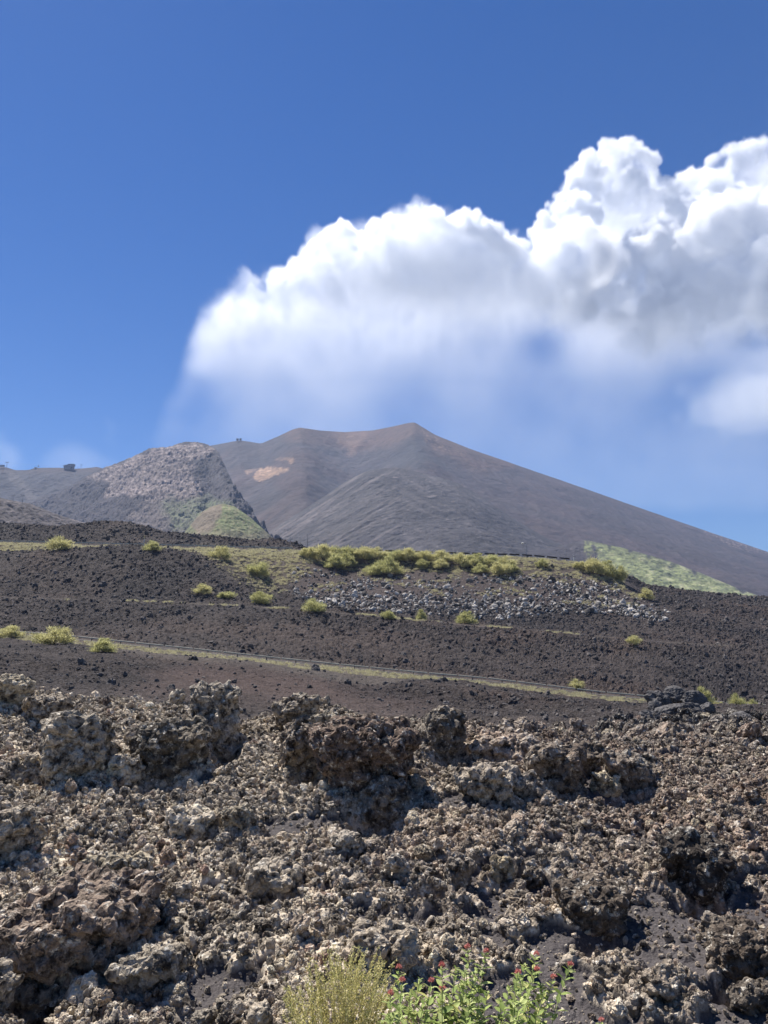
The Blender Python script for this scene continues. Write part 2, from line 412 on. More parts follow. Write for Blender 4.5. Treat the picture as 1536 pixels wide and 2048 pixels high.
# ------------------------------------------------------------------ hillside with the two roads (30 m to 450 m)
HAZE_BOTTOM = -40
UFINE = np.linspace(-1.0, 1.0, 2001)
def zrow(d, pts, w=0.012):
    p = np.array(pts, float); u, E = uE(p[:, 0], p[:, 1]); y = np.interp(UFINE, u, E)
    s = max(1, int(w / 0.001)); k = np.hanning(2 * s + 3); k /= k.sum()
    return np.convolve(np.pad(y, s + 1, mode='edge'), k, 'valid')
LOW = [(-500, 1228), (0, 1263), (130, 1273), (370, 1298), (600, 1323), (840, 1347), (980, 1359), (1200, 1386), (1400, 1404), (1536, 1413), (2050, 1445)]
UP = [(-500, 1076), (0, 1083), (300, 1090), (600, 1098), (900, 1108), (1050, 1112), (1150, 1121), (1230, 1150), (1300, 1185), (1536, 1215), (2050, 1250)]
TR = [(-500, 1182), (0, 1195), (300, 1204), (600, 1219), (900, 1247), (1200, 1273), (1536, 1302), (2050, 1335)]
def dy(c, k): return [(x, y + k) for x, y in c]
MID = [
 (24, [(-500, 1500), (1100, 1500), (1200, 1480), (2050, 1480)]),
 (30, [(-500, 1470), (0, 1470), (900, 1480), (1100, 1470), (1250, 1448), (1536, 1440), (2050, 1430)]),
 (45, [(-500, 1395), (0, 1395), (300, 1405), (600, 1425), (900, 1435), (1200, 1428), (1330, 1412), (1536, 1415), (2050, 1420)]),
 (62, [(-500, 1340), (0, 1345), (250, 1355), (450, 1372), (620, 1385), (900, 1410), (1200, 1415), (1400, 1428), (1536, 1432), (2050, 1440)]),
 (80, [(-500, 1290), (0, 1305), (250, 1320), (450, 1335), (600, 1350), (740, 1375), (850, 1370), (950, 1376), (1050, 1396), (1200, 1412), (1400, 1426), (1536, 1428), (2050, 1445)]),
 (96, [(-500, 1256), (0, 1290), (150, 1292), (300, 1310), (430, 1318), (550, 1330), (650, 1358), (740, 1378), (850, 1364), (930, 1366), (1000, 1384), (1200, 1408), (1400, 1424), (1536, 1432), (2050, 1452)]),
 (106, dy(LOW, 15)), (111.5, dy(LOW, 5)), (113, dy(LOW, 4)), (120, dy(LOW, 3)),
 (126, dy(LOW, -6)), (135, [(-500, 1205), (0, 1240), (300, 1262), (600, 1290), (900, 1318), (1200, 1348), (1536, 1378), (2050, 1410)]),
 (158, dy(TR, 3)), (160, TR), (165, TR), (172, dy(TR, -6)),
 (186, [(-500, 1140), (0, 1160), (270, 1138), (420, 1165), (560, 1205), (620, 1200), (800, 1208), (950, 1222), (1200, 1240), (1536, 1272), (2050, 1310)]),
 (203, [(-500, 1105), (-50, 1118), (120, 1102), (270, 1093), (380, 1108), (450, 1128), (540, 1160), (620, 1165), (900, 1172), (1100, 1180), (1300, 1215), (1536, 1250), (2050, 1290)]),
 (216, [(-500, 1096), (0, 1104), (270, 1103), (430, 1112), (600, 1120), (700, 1140), (900, 1142), (1100, 1145), (1200, 1160), (1300, 1200), (1536, 1238), (2050, 1275)]),
 (225, dy(UP, 8)), (231, dy(UP, 3)), (240, dy(UP, 3)),
 (250, [(-500, 1062), (0, 1070), (200, 1068), (300, 1078), (400, 1086), (600, 1104), (900, 1118), (1150, 1132), (1250, 1150), (1300, 1176), (1536, 1206), (2050, 1240)]),
 (266, [(-500, 1045), (0, 1052), (60, 1054), (110, 1060), (170, 1052), (240, 1046), (285, 1054), (330, 1069), (400, 1076), (470, 1083), (515, 1086), (540, 1080), (590, 1092), (620, 1104),
        (900, 1122), (1150, 1140), (1240, 1162), (1275, 1172), (1330, 1181), (1400, 1189), (1470, 1196), (1536, 1200), (2050, 1232)]),
 (285, [(-500, 1052), (0, 1066), (300, 1080), (600, 1105), (900, 1128), (1240, 1172), (1536, 1208), (2050, 1240)]),
 (330, [(-500, 1100), (2050, 1290)]), (450, [(-500, 1150), (2050, 1320)]),
]
MD = np.array([m[0] for m in MID], float); ME = np.stack([zrow(*m) for m in MID])
ML = np.log(MD)
def mid_base(u, d):
    """smooth height of the hillside above the camera's eye"""
    u = np.clip(np.asarray(u, float), -0.999, 0.999); d = np.clip(np.asarray(d, float), MD[0], MD[-1])
    u, d = np.broadcast_arrays(u, d)
    ld = np.log(d); j = np.clip(np.searchsorted(ML, ld) - 1, 0, len(ML) - 2)
    t = (ld - ML[j]) / (ML[j + 1] - ML[j])
    fi = (u + 1) * 1000; i = np.clip(fi.astype(int), 0, 1999); f = fi - i
    # Catmull-like slopes, limited
    def row(k): return ME[k, i] * (1 - f) + ME[k, i + 1] * f
    e0, e1 = row(j), row(j + 1)
    jm, jp = np.maximum(j - 1, 0), np.minimum(j + 2, len(ML) - 1)
    s = (e1 - e0)
    sp_ = (e0 - row(jm)) / np.maximum(ML[j] - ML[jm], 1e-3) * (ML[j + 1] - ML[j]); sn = (row(jp) - e1) / np.maximum(ML[jp] - ML[j + 1], 1e-3) * (ML[j + 1] - ML[j])
    m0 = np.where(s * sp_ > 0, np.sign(s) * np.minimum(np.abs(s + sp_) / 2, 3 * np.minimum(np.abs(s), np.abs(sp_))), 0)
    m1 = np.where(s * sn > 0, np.sign(s) * np.minimum(np.abs(s + sn) / 2, 3 * np.minimum(np.abs(s), np.abs(sn))), 0)
    t2, t3 = t * t, t * t * t
    e = (2 * t3 - 3 * t2 + 1) * e0 + (t3 - 2 * t2 + t) * m0 + (-2 * t3 + 3 * t2) * e1 + (t3 - t2) * m1
    return e * d
nd, nuc = 760, 1250
td = np.linspace(0, 1, nd)
dd = np.interp(td, [0, 0.30, 0.52, 0.93, 1.0], [24, 75, 112, 290, 450])
uu = np.linspace(-0.78, 0.78, nuc)
U, D = np.meshgrid(uu, dd); Xw, Yw = U * D, D
Zb = mid_base(U, D)
PX, PY = pix(U, Zb / D)
road_m = np.maximum(sstep(10, 6.5, np.abs(D - 114)) , sstep(11, 7, np.abs(D - 233)) * sstep(1290, 1240, PX))
road_m = np.maximum(road_m, sstep(5, 2.5, np.abs(D - 162)) * 0.85 * sstep(1500, 1300, PX))
# smooth gravelly places: the brown clearing, ash slope under the upper road, patches
brown = sstep(40, -30, poly_sd(PX + 30 * fbm(Xw / 14, Yw / 14, 0, 3, 101), PY + 8 * fbm(Xw / 9, Yw / 9, 3, 3, 102), [(230, 1400), (380, 1330), (520, 1345), (640, 1352), (740, 1400), (860, 1420), (700, 1436), (480, 1400), (330, 1385)])) * sstep(92, 84, D)
talus = sstep(20, -20, poly_sd(PX + 20 * fbm(Xw / 20, Yw / 20, 0, 3, 103), PY, [(520, 1105), (1170, 1130), (1250, 1165), (1330, 1235), (1200, 1215), (900, 1215), (640, 1205), (560, 1160), (480, 1120)])) * sstep(176, 184, D) * sstep(236, 228, D)
patches = sstep(0.05, 0.5, fbm(Xw / 24, Yw / 18, 0, 3, 104) + 0.2 * fbm(Xw / 3, Yw / 3, 0, 2, 105)) * 0.8
basin = sstep(12, -10, poly_sd(PX, PY, [(200, 1296), (400, 1302), (640, 1330), (830, 1350), (760, 1385), (700, 1372), (500, 1330), (300, 1318)])) * sstep(70, 84, D)
near_verge = sstep(70, 84, D) * sstep(112, 106, D)
rough = (1 - 0.6 * near_verge) * (1 - road_m) * (1 - 0.85 * brown) * (1 - 0.8 * talus) * (1 - 0.42 * patches) * (1 - 0.7 * basin)
far = sstep(250, 262, D)
a1 = ridged(Xw / 7.0, Yw / 7.0, Zb / 9.0, 3, 110)
a2 = ridged(Xw / 1.7 + a1 * .4, Yw / 1.7, Zb / 1.7, 4, 111, 0.6)
a3 = fbm(Xw / 0.5, Yw / 0.5, Zb * 2, 2, 112)
f1, f2, idn = worley2(Xw / 1.1 + 0.3 * a2, Yw / 1.1 + 0.3 * a1, 3)
blocks = (idn - 0.45) * 1.0 * sstep(0.02, 0.22, f2 - f1)
amp = np.clip(0.25 + (D - 24) / 110, 0.25, 1.0)
disp = rough * (0.32 * a1 + 0.30 * a2 + 0.42 * blocks + 0.12 * a3) * amp * (1 + 0.6 * far) - rough * 0.25
disp += (1 - road_m) * 0.05 * fbm(Xw / .6, Yw / .6, 0, 3, 113) + (1 - rough) * (1 - road_m) * 0.06 * a2
Zm = Zb + disp
Zm[0] -= 3; 
hx = rough * 0.35 * amp
PM = np.stack([Xw + hx * fbm(Xw / 1.2, Yw / 1.2, Zm / 1.2, 2, 114), Yw + hx * fbm(Xw / 1.2, Yw / 1.2, Zm / 1.2, 2, 115), Zm], -1)
def mid_z(x, y):
    """height of the finished hillside under a point"""
    d = y; u = x / y
    fi = np.clip(np.interp(d, dd, np.arange(nd)), 0, nd - 1.001); fj = np.clip((u - uu[0]) / (uu[1] - uu[0]), 0, nuc - 1.001)
    i = np.asarray(fi).astype(int); j = np.asarray(fj).astype(int); a = fi - i; b = fj - j
    return (Zm[i, j] * (1 - a) + Zm[i + 1, j] * a) * (1 - b) + (Zm[i, j + 1] * (1 - a) + Zm[i + 1, j + 1] * a) * b
# colour of the ground: dark lava, brown cinder, pale ash, dry grass at the verges
C = np.broadcast_to(np.array([0.062, 0.054, 0.052]), U.shape + (3,)).copy()
nl = fbm(Xw / 22, Yw / 22, 0, 4, 120)
C = mix(C, (0.044, 0.041, 0.043), sstep(0.0, 0.6, nl) * 0.8)
C = mix(C, (0.086, 0.068, 0.060), sstep(-0.1, -0.7, nl) * 0.8)
C = mix(C, (0.105, 0.078, 0.070), brown * 0.9)
C = mix(C, (0.088, 0.073, 0.070), talus * 0.9)
C = mix(C, (0.100, 0.088, 0.082), patches * 0.3 * (1 - brown))
C = mix(C, (0.135, 0.122, 0.108), basin * 0.75)
C = mix(C, (0.095, 0.085, 0.080), sstep(70, 30, D) * 0.6)
C = mix(C, (0.14, 0.125, 0.115), sstep(0.35, 0.8, fbm(Xw / 1.6, Yw / 1.6, Zb / 2, 3, 121)) * rough * 0.45)
C = mix(C, (0.15, 0.135, 0.11), np.maximum(sstep(5, 2, np.abs(D - 162)), 0) * 0.5 * sstep(-0.5, 0.4, fbm(Xw / 9, Yw / 9, 0, 3, 122)))
gv = fbm(Xw / 3.0, Yw / 1.2, 0, 3, 123)
C = mix(C, (0.24, 0.225, 0.155), sstep(4.0, 2.0, np.abs(D - 108.5)) * sstep(-0.2, 0.6, gv) * 0.6 * sstep(1560, 1300, PX))
gup = np.maximum(sstep(9, 4, np.abs(D - 222)) * sstep(1240, 1150, PX), sstep(24, 0, poly_sd(PX + 25 * gv, PY, [(400, 1098), (640, 1115), (560, 1175), (520, 1170), (440, 1125)])) * sstep(170, 180, D))
C = mix(C, (0.17, 0.155, 0.115), gup * sstep(-0.3, 0.4, gv) * 0.6)
me = grid_mesh('hillside', PM, False); col_attr(me, 'tint', C)
m = N('lava_ground', 0.95)
va = m.new('ShaderNodeVertexColor', layer_name='tint').outputs['Color']
n1 = m.noise(1.3, 6, 0.65); n2 = m.noise(7.0, 4, 0.6)
c = m.mix(0.7, va, m.ramp(n1, [(0.28, 0.28), (0.5, 0.5), (0.74, 0.82)]), 'OVERLAY')
c = m.mix(0.5, c, m.ramp(n2, [(0.3, 0.3), (0.7, 0.72)]), 'OVERLAY')
c = m.mix(1.0, c, (0.80, 0.735, 0.705), 'MULTIPLY')
m.color(c); m.normal(m.bump(m.math('ADD', n1, n2), 0.35, 1.0))
M_mid = m.m
tag(obj('hillside', me, M_mid), 'dark rugged lava hillside crossed by two roads', kind='structure')

def strip(name, d0, d1, ua, ub, lift, mat, label, n=400, k=6):
    u = np.linspace(ua, ub, n); d = np.linspace(d0, d1, k)
    Uq, Dq = np.meshgrid(u, d); Z = mid_base(Uq, Dq) + lift
    o = obj(name, grid_mesh(name, np.stack([Uq * Dq, Dq, Z], -1)), mat)
    return tag(o, label, kind='structure')
m = N('asphalt', 0.9); nn_ = m.noise(0.8, 4)
m.color(m.ramp(nn_, [(0.3, (0.10, 0.097, 0.092)), (0.7, (0.14, 0.135, 0.128))])); M_asph = m.m
strip('road', 113.6, 119.6, -0.70, 0.70, 0.03, M_asph, 'lower hill road')
strip('road', 232, 238.5, -0.70, 0.26, 0.16, M_asph, 'upper hill road')

# one sheet of ground under everything
g = N('ash_ground', 0.95); g.color(g.ramp(g.noise(0.05, 5), [(0.3, (0.05, 0.045, 0.045)), (0.7, (0.085, 0.075, 0.07))]))
gx = np.linspace(-5000, 5000, 41); gy = np.concatenate([np.linspace(-600, 0, 6), np.linspace(60, 4300, 40)])
GX, GY = np.meshgrid(gx, gy)
GZ = np.interp(GY, [-600, 30, 250, 4300], [-4, -12, -8, 10]) - 6 * sstep(3, 60, GY)
me = grid_mesh('ground', np.stack([GX, GY, GZ], -1))
tag(obj('ground', me, g.m), 'volcanic ash ground', kind='structure')

# ------------------------------------------------------------------ lava field in the foreground (1.5 m to 34 m)
CREST = [(-400, 1350), (0, 1372), (60, 1388), (130, 1408), (230, 1412), (330, 1425), (400, 1425), (470, 1455), (560, 1438), (620, 1418), (660, 1420), (720, 1442), (800, 1450), (860, 1448), (910, 1450),
         (980, 1462), (1050, 1470), (1150, 1484), (1250, 1492), (1536, 1500), (1950, 1510)]
FG = [(1.5, None, -2.9), (3.2, None, -2.55), (4.4, None, -2.38), (5.5, [(-500, 2040), (300, 2045), (800, 2052), (1536, 2056), (2050, 2056)], 0),
      (7.0, [(-500, 1810), (0, 1815), (600, 1822), (1200, 1838), (2050, 1850)], 0),
      (9.0, [(-500, 1640), (0, 1652), (600, 1662), (1200, 1682), (2050, 1700)], 0),
      (11.5, [(-500, 1480), (0, 1500), (600, 1520), (1200, 1560), (2050, 1580)], 0),
      (14.0, dy(CREST, 4), 0), (15.0, dy(CREST, 3), 0),
      (18.0, [(-500, 1500), (900, 1500), (1150, 1492), (1300, 1475), (1536, 1478), (2050, 1490)], 0),
      (25.0, [(-500, 1520), (900, 1510), (1150, 1485), (1300, 1455), (1536, 1458), (2050, 1465)], 0),
      (34.0, [(-500, 1520), (900, 1500), (1150, 1475), (1300, 1442), (1536, 1440), (2050, 1440)], 0)]
FD = np.array([f[0] for f in FG]); FE = np.stack([zrow(f[0], f[1], 0.02) if f[1] else np.full(2001, f[2] / f[0]) for f in FG])
FL = np.log(FD)
def fg_base(u, d):
    u = np.clip(np.asarray(u, float), -0.999, 0.999); d = np.clip(np.asarray(d, float), FD[0], FD[-1]); u, d = np.broadcast_arrays(u, d)
    ld = np.log(d); j = np.clip(np.searchsorted(FL, ld) - 1, 0, len(FL) - 2); t = (ld - FL[j]) / (FL[j + 1] - FL[j])
    t = t * 0.6 + 0.4 * sstep(0, 1, t)
    fi = (u + 1) * 1000; i = np.clip(fi.astype(int), 0, 1999); f = fi - i
    z0 = (FE[j, i] * (1 - f) + FE[j, i + 1] * f) * FD[j]; z1 = (FE[j + 1, i] * (1 - f) + FE[j + 1, i + 1] * f) * FD[j + 1]
    return z0 * (1 - t) + z1 * t
fnd, fnu = 900, 1250
fd = np.exp(np.linspace(math.log(1.5), math.log(34), fnd)); fu = np.linspace(-0.86, 0.86, fnu)
U, D = np.meshgrid(fu, fd); X, Y = U * D, D
Zb = fg_base(U, D)
PXf, PYf = pix(U, Zb / D)
# bare gravel: bottom right and scattered pockets
gn = fbm(X / 1.0, Y / 1.0, 0, 4, 131, .65)
bare = sstep(0.30, 0.58, gn + 0.62 * sstep(900, 1400, PXf) * sstep(1700, 1900, PYf) + 0.35 * sstep(800, 1000, PXf) * sstep(1650, 1850, PYf) - 0.25 * sstep(700, 300, PXf))
lum = 1 - 0.85 * bare
mound = 0.12 * fbm(X / 1.9, Y / 1.9, 0, 3, 132) * sstep(1.5, 5, D)
r1 = ridged(X / 0.75, Y / 0.75, Zb, 3, 133, 0.55)
f1, f2, idn = worley2(X / 0.17 + 0.25 * r1, Y / 0.17 + .2 * gn, 5)
g1, g2, jdn = worley2(X / 0.07, Y / 0.07, 6)
ball = np.sqrt(np.clip(1 - (f1 / 0.75) ** 2, 0, 1)) * (0.4 + idn); ball2 = np.sqrt(np.clip(1 - (g1 / 0.8) ** 2, 0, 1)) * (0.3 + jdn)
Zf = Zb + mound + lum * (0.05 * r1 + 0.055 * ball + 0.022 * ball2) + 0.008 * fbm(X / 0.05, Y / 0.05, 0, 2, 134) - 0.04
PITS = ((50, 1985, 75, 40, .55), (750, 1645, 70, 38, .5), (310, 1575, 100, 26, .4), (450, 1505, 34, 42, .45), (1200, 1880, 60, 22, .3), (560, 1822, 55, 18, .25), (1400, 1795, 60, 24, .35), (1260, 1590, 60, 22, .35),
        (905, 1522, 34, 22, .35), (1490, 1985, 70, 22, .35), (240, 1800, 70, 22, .35), (200, 1965, 90, 16, .3), (620, 1570, 50, 20, .3), (60, 1560, 60, 18, .3), (1130, 1590, 50, 16, .25), (860, 1800, 50, 14, .25), (1010, 1660, 60, 14, .25), (420, 1690, 50, 12, .2))
PITM = np.zeros_like(Zf)
for X_, Y_, a_, b_, dp in PITS:
    e_ = sstep(1.3, 0.5, np.hypot((PXf - X_) / a_, (PYf - Y_) / b_)); Zf = Zf - dp * e_ * 0.8; PITM = np.maximum(PITM, e_)
bare = bare * (1 - PITM)
Zf += sstep(15, 20, D) * 0.10 * ridged(X / 1.3, Y / 1.3, Zb, 4, 135, .6) * lum
Zf[-1] -= 1.5
hx = 0.02 * lum
PF = np.stack([X + hx * fbm(X / .09, Y / .09, Zf / .09, 2, 136), Y + hx * fbm(X / .09, Y / .09, Zf / .09, 2, 137), Zf], -1)
def fg_z(x, y):
    u = x / y; fi = np.clip(np.interp(y, fd, np.arange(fnd)), 0, fnd - 1.001); fj = np.clip((u - fu[0]) / (fu[1] - fu[0]), 0, fnu - 1.001)
    i = np.asarray(fi).astype(int); j = np.asarray(fj).astype(int); a = fi - i; b = fj - j
    return (Zf[i, j] * (1 - a) + Zf[i + 1, j] * a) * (1 - b) + (Zf[i, j + 1] * (1 - a) + Zf[i + 1, j + 1] * a) * b
BARE = bare
def fg_bare(x, y):
    u = x / y; i = np.clip(np.interp(y, fd, np.arange(fnd)), 0, fnd - 1).astype(int); j = np.clip((u - fu[0]) / (fu[1] - fu[0]), 0, fnu - 1).astype(int)
    return BARE[i, j]
me = grid_mesh('lava_field', PF, False)
am = me.attributes.new('bare', 'FLOAT', 'POINT'); am.data.foreach_set('value', bare.astype(F32).ravel())

def rock_mat(name, bumpd=0.02, ground=False, dark=0.0, tint=None):
    """weathered clinker: tan, grey and rusty patches, lichen brightened as highlights, pores blackened to deepen the shade"""
    m = N(name, 0.92); m.b.inputs['Specular IOR Level'].default_value = 0.12
    zone = m.noise(0.22, 3, 0.5); z2 = m.noise(1.1, 3, 0.55)
    sepn = m.new('ShaderNodeSeparateXYZ'); m.link(m.pos(), sepn.inputs[0])
    lr = m.new('ShaderNodeMapRange'); lr.inputs['From Min'].default_value = -2.5; lr.inputs['From Max'].default_value = 4.0; m.link(sepn.outputs['X'], lr.inputs['Value'])
    ll = m.math('ADD', lr.outputs[0], m.math('MULTIPLY', m.math('SUBTRACT', zone, 0.5), 1.6))
    tan = (0.62, 0.52, 0.39); grey = (0.28, 0.24, 0.19); rust = (0.27, 0.20, 0.15)
    a = m.mix(m.ramp(z2, [(0.35, 0.0), (0.65, 1.0)]), tan, grey)
    b = m.mix(m.ramp(z2, [(0.4, 0.0), (0.68, 1.0)]), rust, (0.27, 0.232, 0.188))
    c = m.mix(m.ramp(ll, [(0.25, 0.0), (0.8, 1.0)]), a, b)
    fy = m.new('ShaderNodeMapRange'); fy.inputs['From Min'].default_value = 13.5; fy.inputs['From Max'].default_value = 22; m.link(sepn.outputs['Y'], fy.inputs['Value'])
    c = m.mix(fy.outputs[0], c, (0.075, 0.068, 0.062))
    if tint: c = m.mix(dark, c, tint)
    if not ground:
        rnd = m.new('ShaderNodeObjectInfo').outputs['Random']
        c = m.mix(0.65, c, m.ramp(rnd, [(0.0, 0.13), (0.35, 0.38), (0.75, 0.64), (1.0, 0.90)]), 'OVERLAY')
        rr = m.math('FRACT', m.math('MULTIPLY', rnd, 17.3))
        c = m.mix(m.ramp(rr, [(0.86, 0.0), (0.95, 0.6)]), c, (0.27, 0.19, 0.145))
        rr2 = m.math('FRACT', m.math('MULTIPLY', rnd, 31.7))
        c = m.mix(m.ramp(rr2, [(0.88, 0.0), (0.96, 0.65)]), c, (0.50, 0.42, 0.29))
    n1 = m.noise(9.0, 6, 0.68); n2 = m.noise(38.0, 4, 0.65)
    lich = m.noise(12.0, 7, 0.75)
    c = m.mix(m.ramp(lich, [(0.54, 0.0), (0.62, 0.8)]), c, (0.80, 0.735, 0.62))  # pale lichen, its colour kept bright to paint in sunlit sparkle
    c = m.mix(m.ramp(n1, [(0.38, 0.94), (0.54, 0.0)]), c, (0.024, 0.019, 0.017))  # pores painted near-black, standing in for deeper crevice shade
    c = m.mix(0.55, c, m.ramp(n2, [(0.3, 0.22), (0.7, 0.8)]), 'OVERLAY')
    if ground:
        at_ = m.new('ShaderNodeAttribute', attribute_name='bare')
        gv_ = m.noise(60.0, 3, 0.6)
        c = m.mix(m.ramp(at_.outputs['Fac'], [(0.25, 0.0), (0.7, 1.0)]), c, m.ramp(gv_, [(0.3, (0.050, 0.044, 0.045)), (0.62, (0.090, 0.080, 0.078)), (0.72, (0.16, 0.145, 0.135))]))
    m.color(c)
    h = m.math('ADD', m.math('MULTIPLY', n1, 2.2), n2)
    m.normal(m.bump(h, bumpd, 0.9))
    return m.m
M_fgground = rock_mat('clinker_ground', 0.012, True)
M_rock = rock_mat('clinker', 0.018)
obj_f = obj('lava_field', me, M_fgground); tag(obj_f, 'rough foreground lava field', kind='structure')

# ---- rock shapes
import bmesh
ICO = {}
def ico(k):
    if k not in ICO:
        bm = bmesh.new(); bmesh.ops.create_icosphere(bm, subdivisions=k, radius=1.0)
        V = np.array([v.co for v in bm.verts], F32); Fc = np.array([[v.index for v in f.verts] for f in bm.faces], np.int32); bm.free(); ICO[k] = (V, Fc)
    return ICO[k]
def rock_mesh(name, seed, k=4, dims=(1, 1, 1), knob=0.16, pit=0.05, facets=5, big=False, mat=None, wob=0.28, jag=0.0):
    V, Fc = ico(k); r = np.random.default_rng(seed)
    if big:                                     # blocky, wider above than below
        V = np.sign(V) * np.abs(V) ** 0.85; V = (V / np.linalg.norm(V, axis=1, keepdims=True) * (0.45 + 0.55 / np.max(np.abs(V), axis=1, keepdims=True) * .9)).astype(F32)
        V = V * np.stack([1 + .22 * V[:, 2], 1 + .30 * V[:, 2], 0 * V[:, 2] + 1], 1).astype(F32) * 0.86
    o = r.uniform(-50, 50, 3)
    q = V * 1.0 + o
    rad = 1 + wob * fbm(q[:, 0] * 1.1, q[:, 1] * 1.1, q[:, 2] * 1.1, 3, seed % 40)
    for _ in range(facets):                     # broken faces
        n = r.normal(size=3); n /= np.linalg.norm(n); h = r.uniform(0.55, 0.85)
        dt = V @ n
        rad = np.where(dt * rad > h, h / np.maximum(dt, 0.05) * 0.75 + rad * 0.25, rad)
    f1, f2 = worley3(V * 2.6 + o, seed % 30)
    rad = rad + knob * (0.45 - f1)
    if False:
        wv = np.stack([pn(q[:, 0] * 4, q[:, 1] * 4, q[:, 2] * 4, s_) for s_ in (21, 22, 23)], 1) * 0.18
        for fr, am_ in ((5.5, .15), (11, .085), (22, .045)):
            f1, f2 = worley3((V + wv) * fr + o, (int(fr) + seed) % 30); rad = rad + am_ * (np.sqrt(np.clip(1 - (f1 / .8) ** 2, 0, 1)) - .5)
        rad = rad + 0.10 * ridged(q[:, 0] * 1.7, q[:, 1] * 1.7, q[:, 2] * 1.7, 3, 3)
        hole = fbm(q[:, 0] * 6, q[:, 1] * 6, q[:, 2] * 6, 2, 9); rad = rad - 0.16 * sstep(0.35, 0.75, hole)
    rad = rad + (pit * .5 if big else pit) * fbm(q[:, 0] * 9, q[:, 1] * 9, q[:, 2] * 9, 3, 7)
    if jag: rad = rad + jag * ridged(q[:, 0] * 1.9, q[:, 1] * 1.9, q[:, 2] * 1.9, 4, 5, .6)
    P = V * rad[:, None] * np.array(dims, F32)
    if big:                                     # clinker crust of one real grain size, pushed out along the surface normals
        def normals(P):
            fn_ = np.cross(P[Fc[:, 1]] - P[Fc[:, 0]], P[Fc[:, 2]] - P[Fc[:, 0]]); n = np.zeros_like(P)
            for c_ in range(3): np.add.at(n, Fc[:, c_], fn_)
            return n / (np.linalg.norm(n, axis=1, keepdims=True) + 1e-12)
        mn = float(min(dims)); P = P + o * 0
        wv = np.stack([fbm(P[:, 0] / mn * 1.3 + o[0], P[:, 1] / mn * 1.3, P[:, 2] / mn * 1.3, 3, s_) for s_ in (21, 22, 23)], 1) * 0.22 * mn; P = P + wv
        for cs, k_ in ((0.30, .22), (0.15, .34), (0.075, .5), (0.036, .5)):
            if cs > mn * 0.9: continue
            f1, f2 = worley3(P / cs + o, (int(cs * 100) + seed) % 30)
            P = P + normals(P) * (k_ * cs * (np.sqrt(np.clip(1 - (f1 / .85) ** 2, 0, 1)) - .55))[:, None]
            P = P + np.stack([pn(P[:, 0] / cs * 1.5, P[:, 1] / cs * 1.5, P[:, 2] / cs * 1.5, s_) for s_ in (24, 25, 26)], 1) * 0.22 * cs
        P = P.astype(F32)
    me = smooth(new_mesh(name, P, Fc), False)
    if mat: me.materials.append(mat)
    return me
ROCKS = [rock_mesh('rock', 300 + i, 4, (1, random.uniform(.75, 1.05), random.uniform(.6, .95)), knob=random.uniform(.1, .3), pit=random.uniform(.07, .13), facets=random.choice((5, 9, 14)), mat=M_rock, jag=(0.0, .05, .12, .17)[i % 4]) for i in range(14)]

# ---- named boulders: pixel centre, width, height (px), distance of its foot, label, options
M_b_grey = rock_mat('grey_clinker', 0.03, dark=0.4, tint=(0.11, 0.10, 0.086))
M_b_pale = rock_mat('lichened_clinker', 0.03, dark=0.3, tint=(0.36, 0.325, 0.265))
M_b_dark = rock_mat('dark_clinker', 0.03, dark=0.6, tint=(0.055, 0.05, 0.048))
M_b_brown = rock_mat('brown_clinker', 0.03, dark=0.7, tint=(0.165, 0.128, 0.098))
M_b_rust = rock_mat('rusty_clinker', 0.03, dark=0.35, tint=(0.20, 0.158, 0.122))
M_b_yell = rock_mat('yellow_clinker', 0.02, dark=0.7, tint=(0.45, 0.36, 0.22))
def hit(X, Y, z_of, d0=3.0, d1=34, n=1500):
    """distance at which the view ray of a pixel meets the ground"""
    u, E = uE(X, Y); d = np.exp(np.linspace(math.log(d0), math.log(d1), n)); z = z_of(u * d, d); k = np.nonzero(E * d < z)[0]
    return float(d[k[0]]) if len(k) else d1
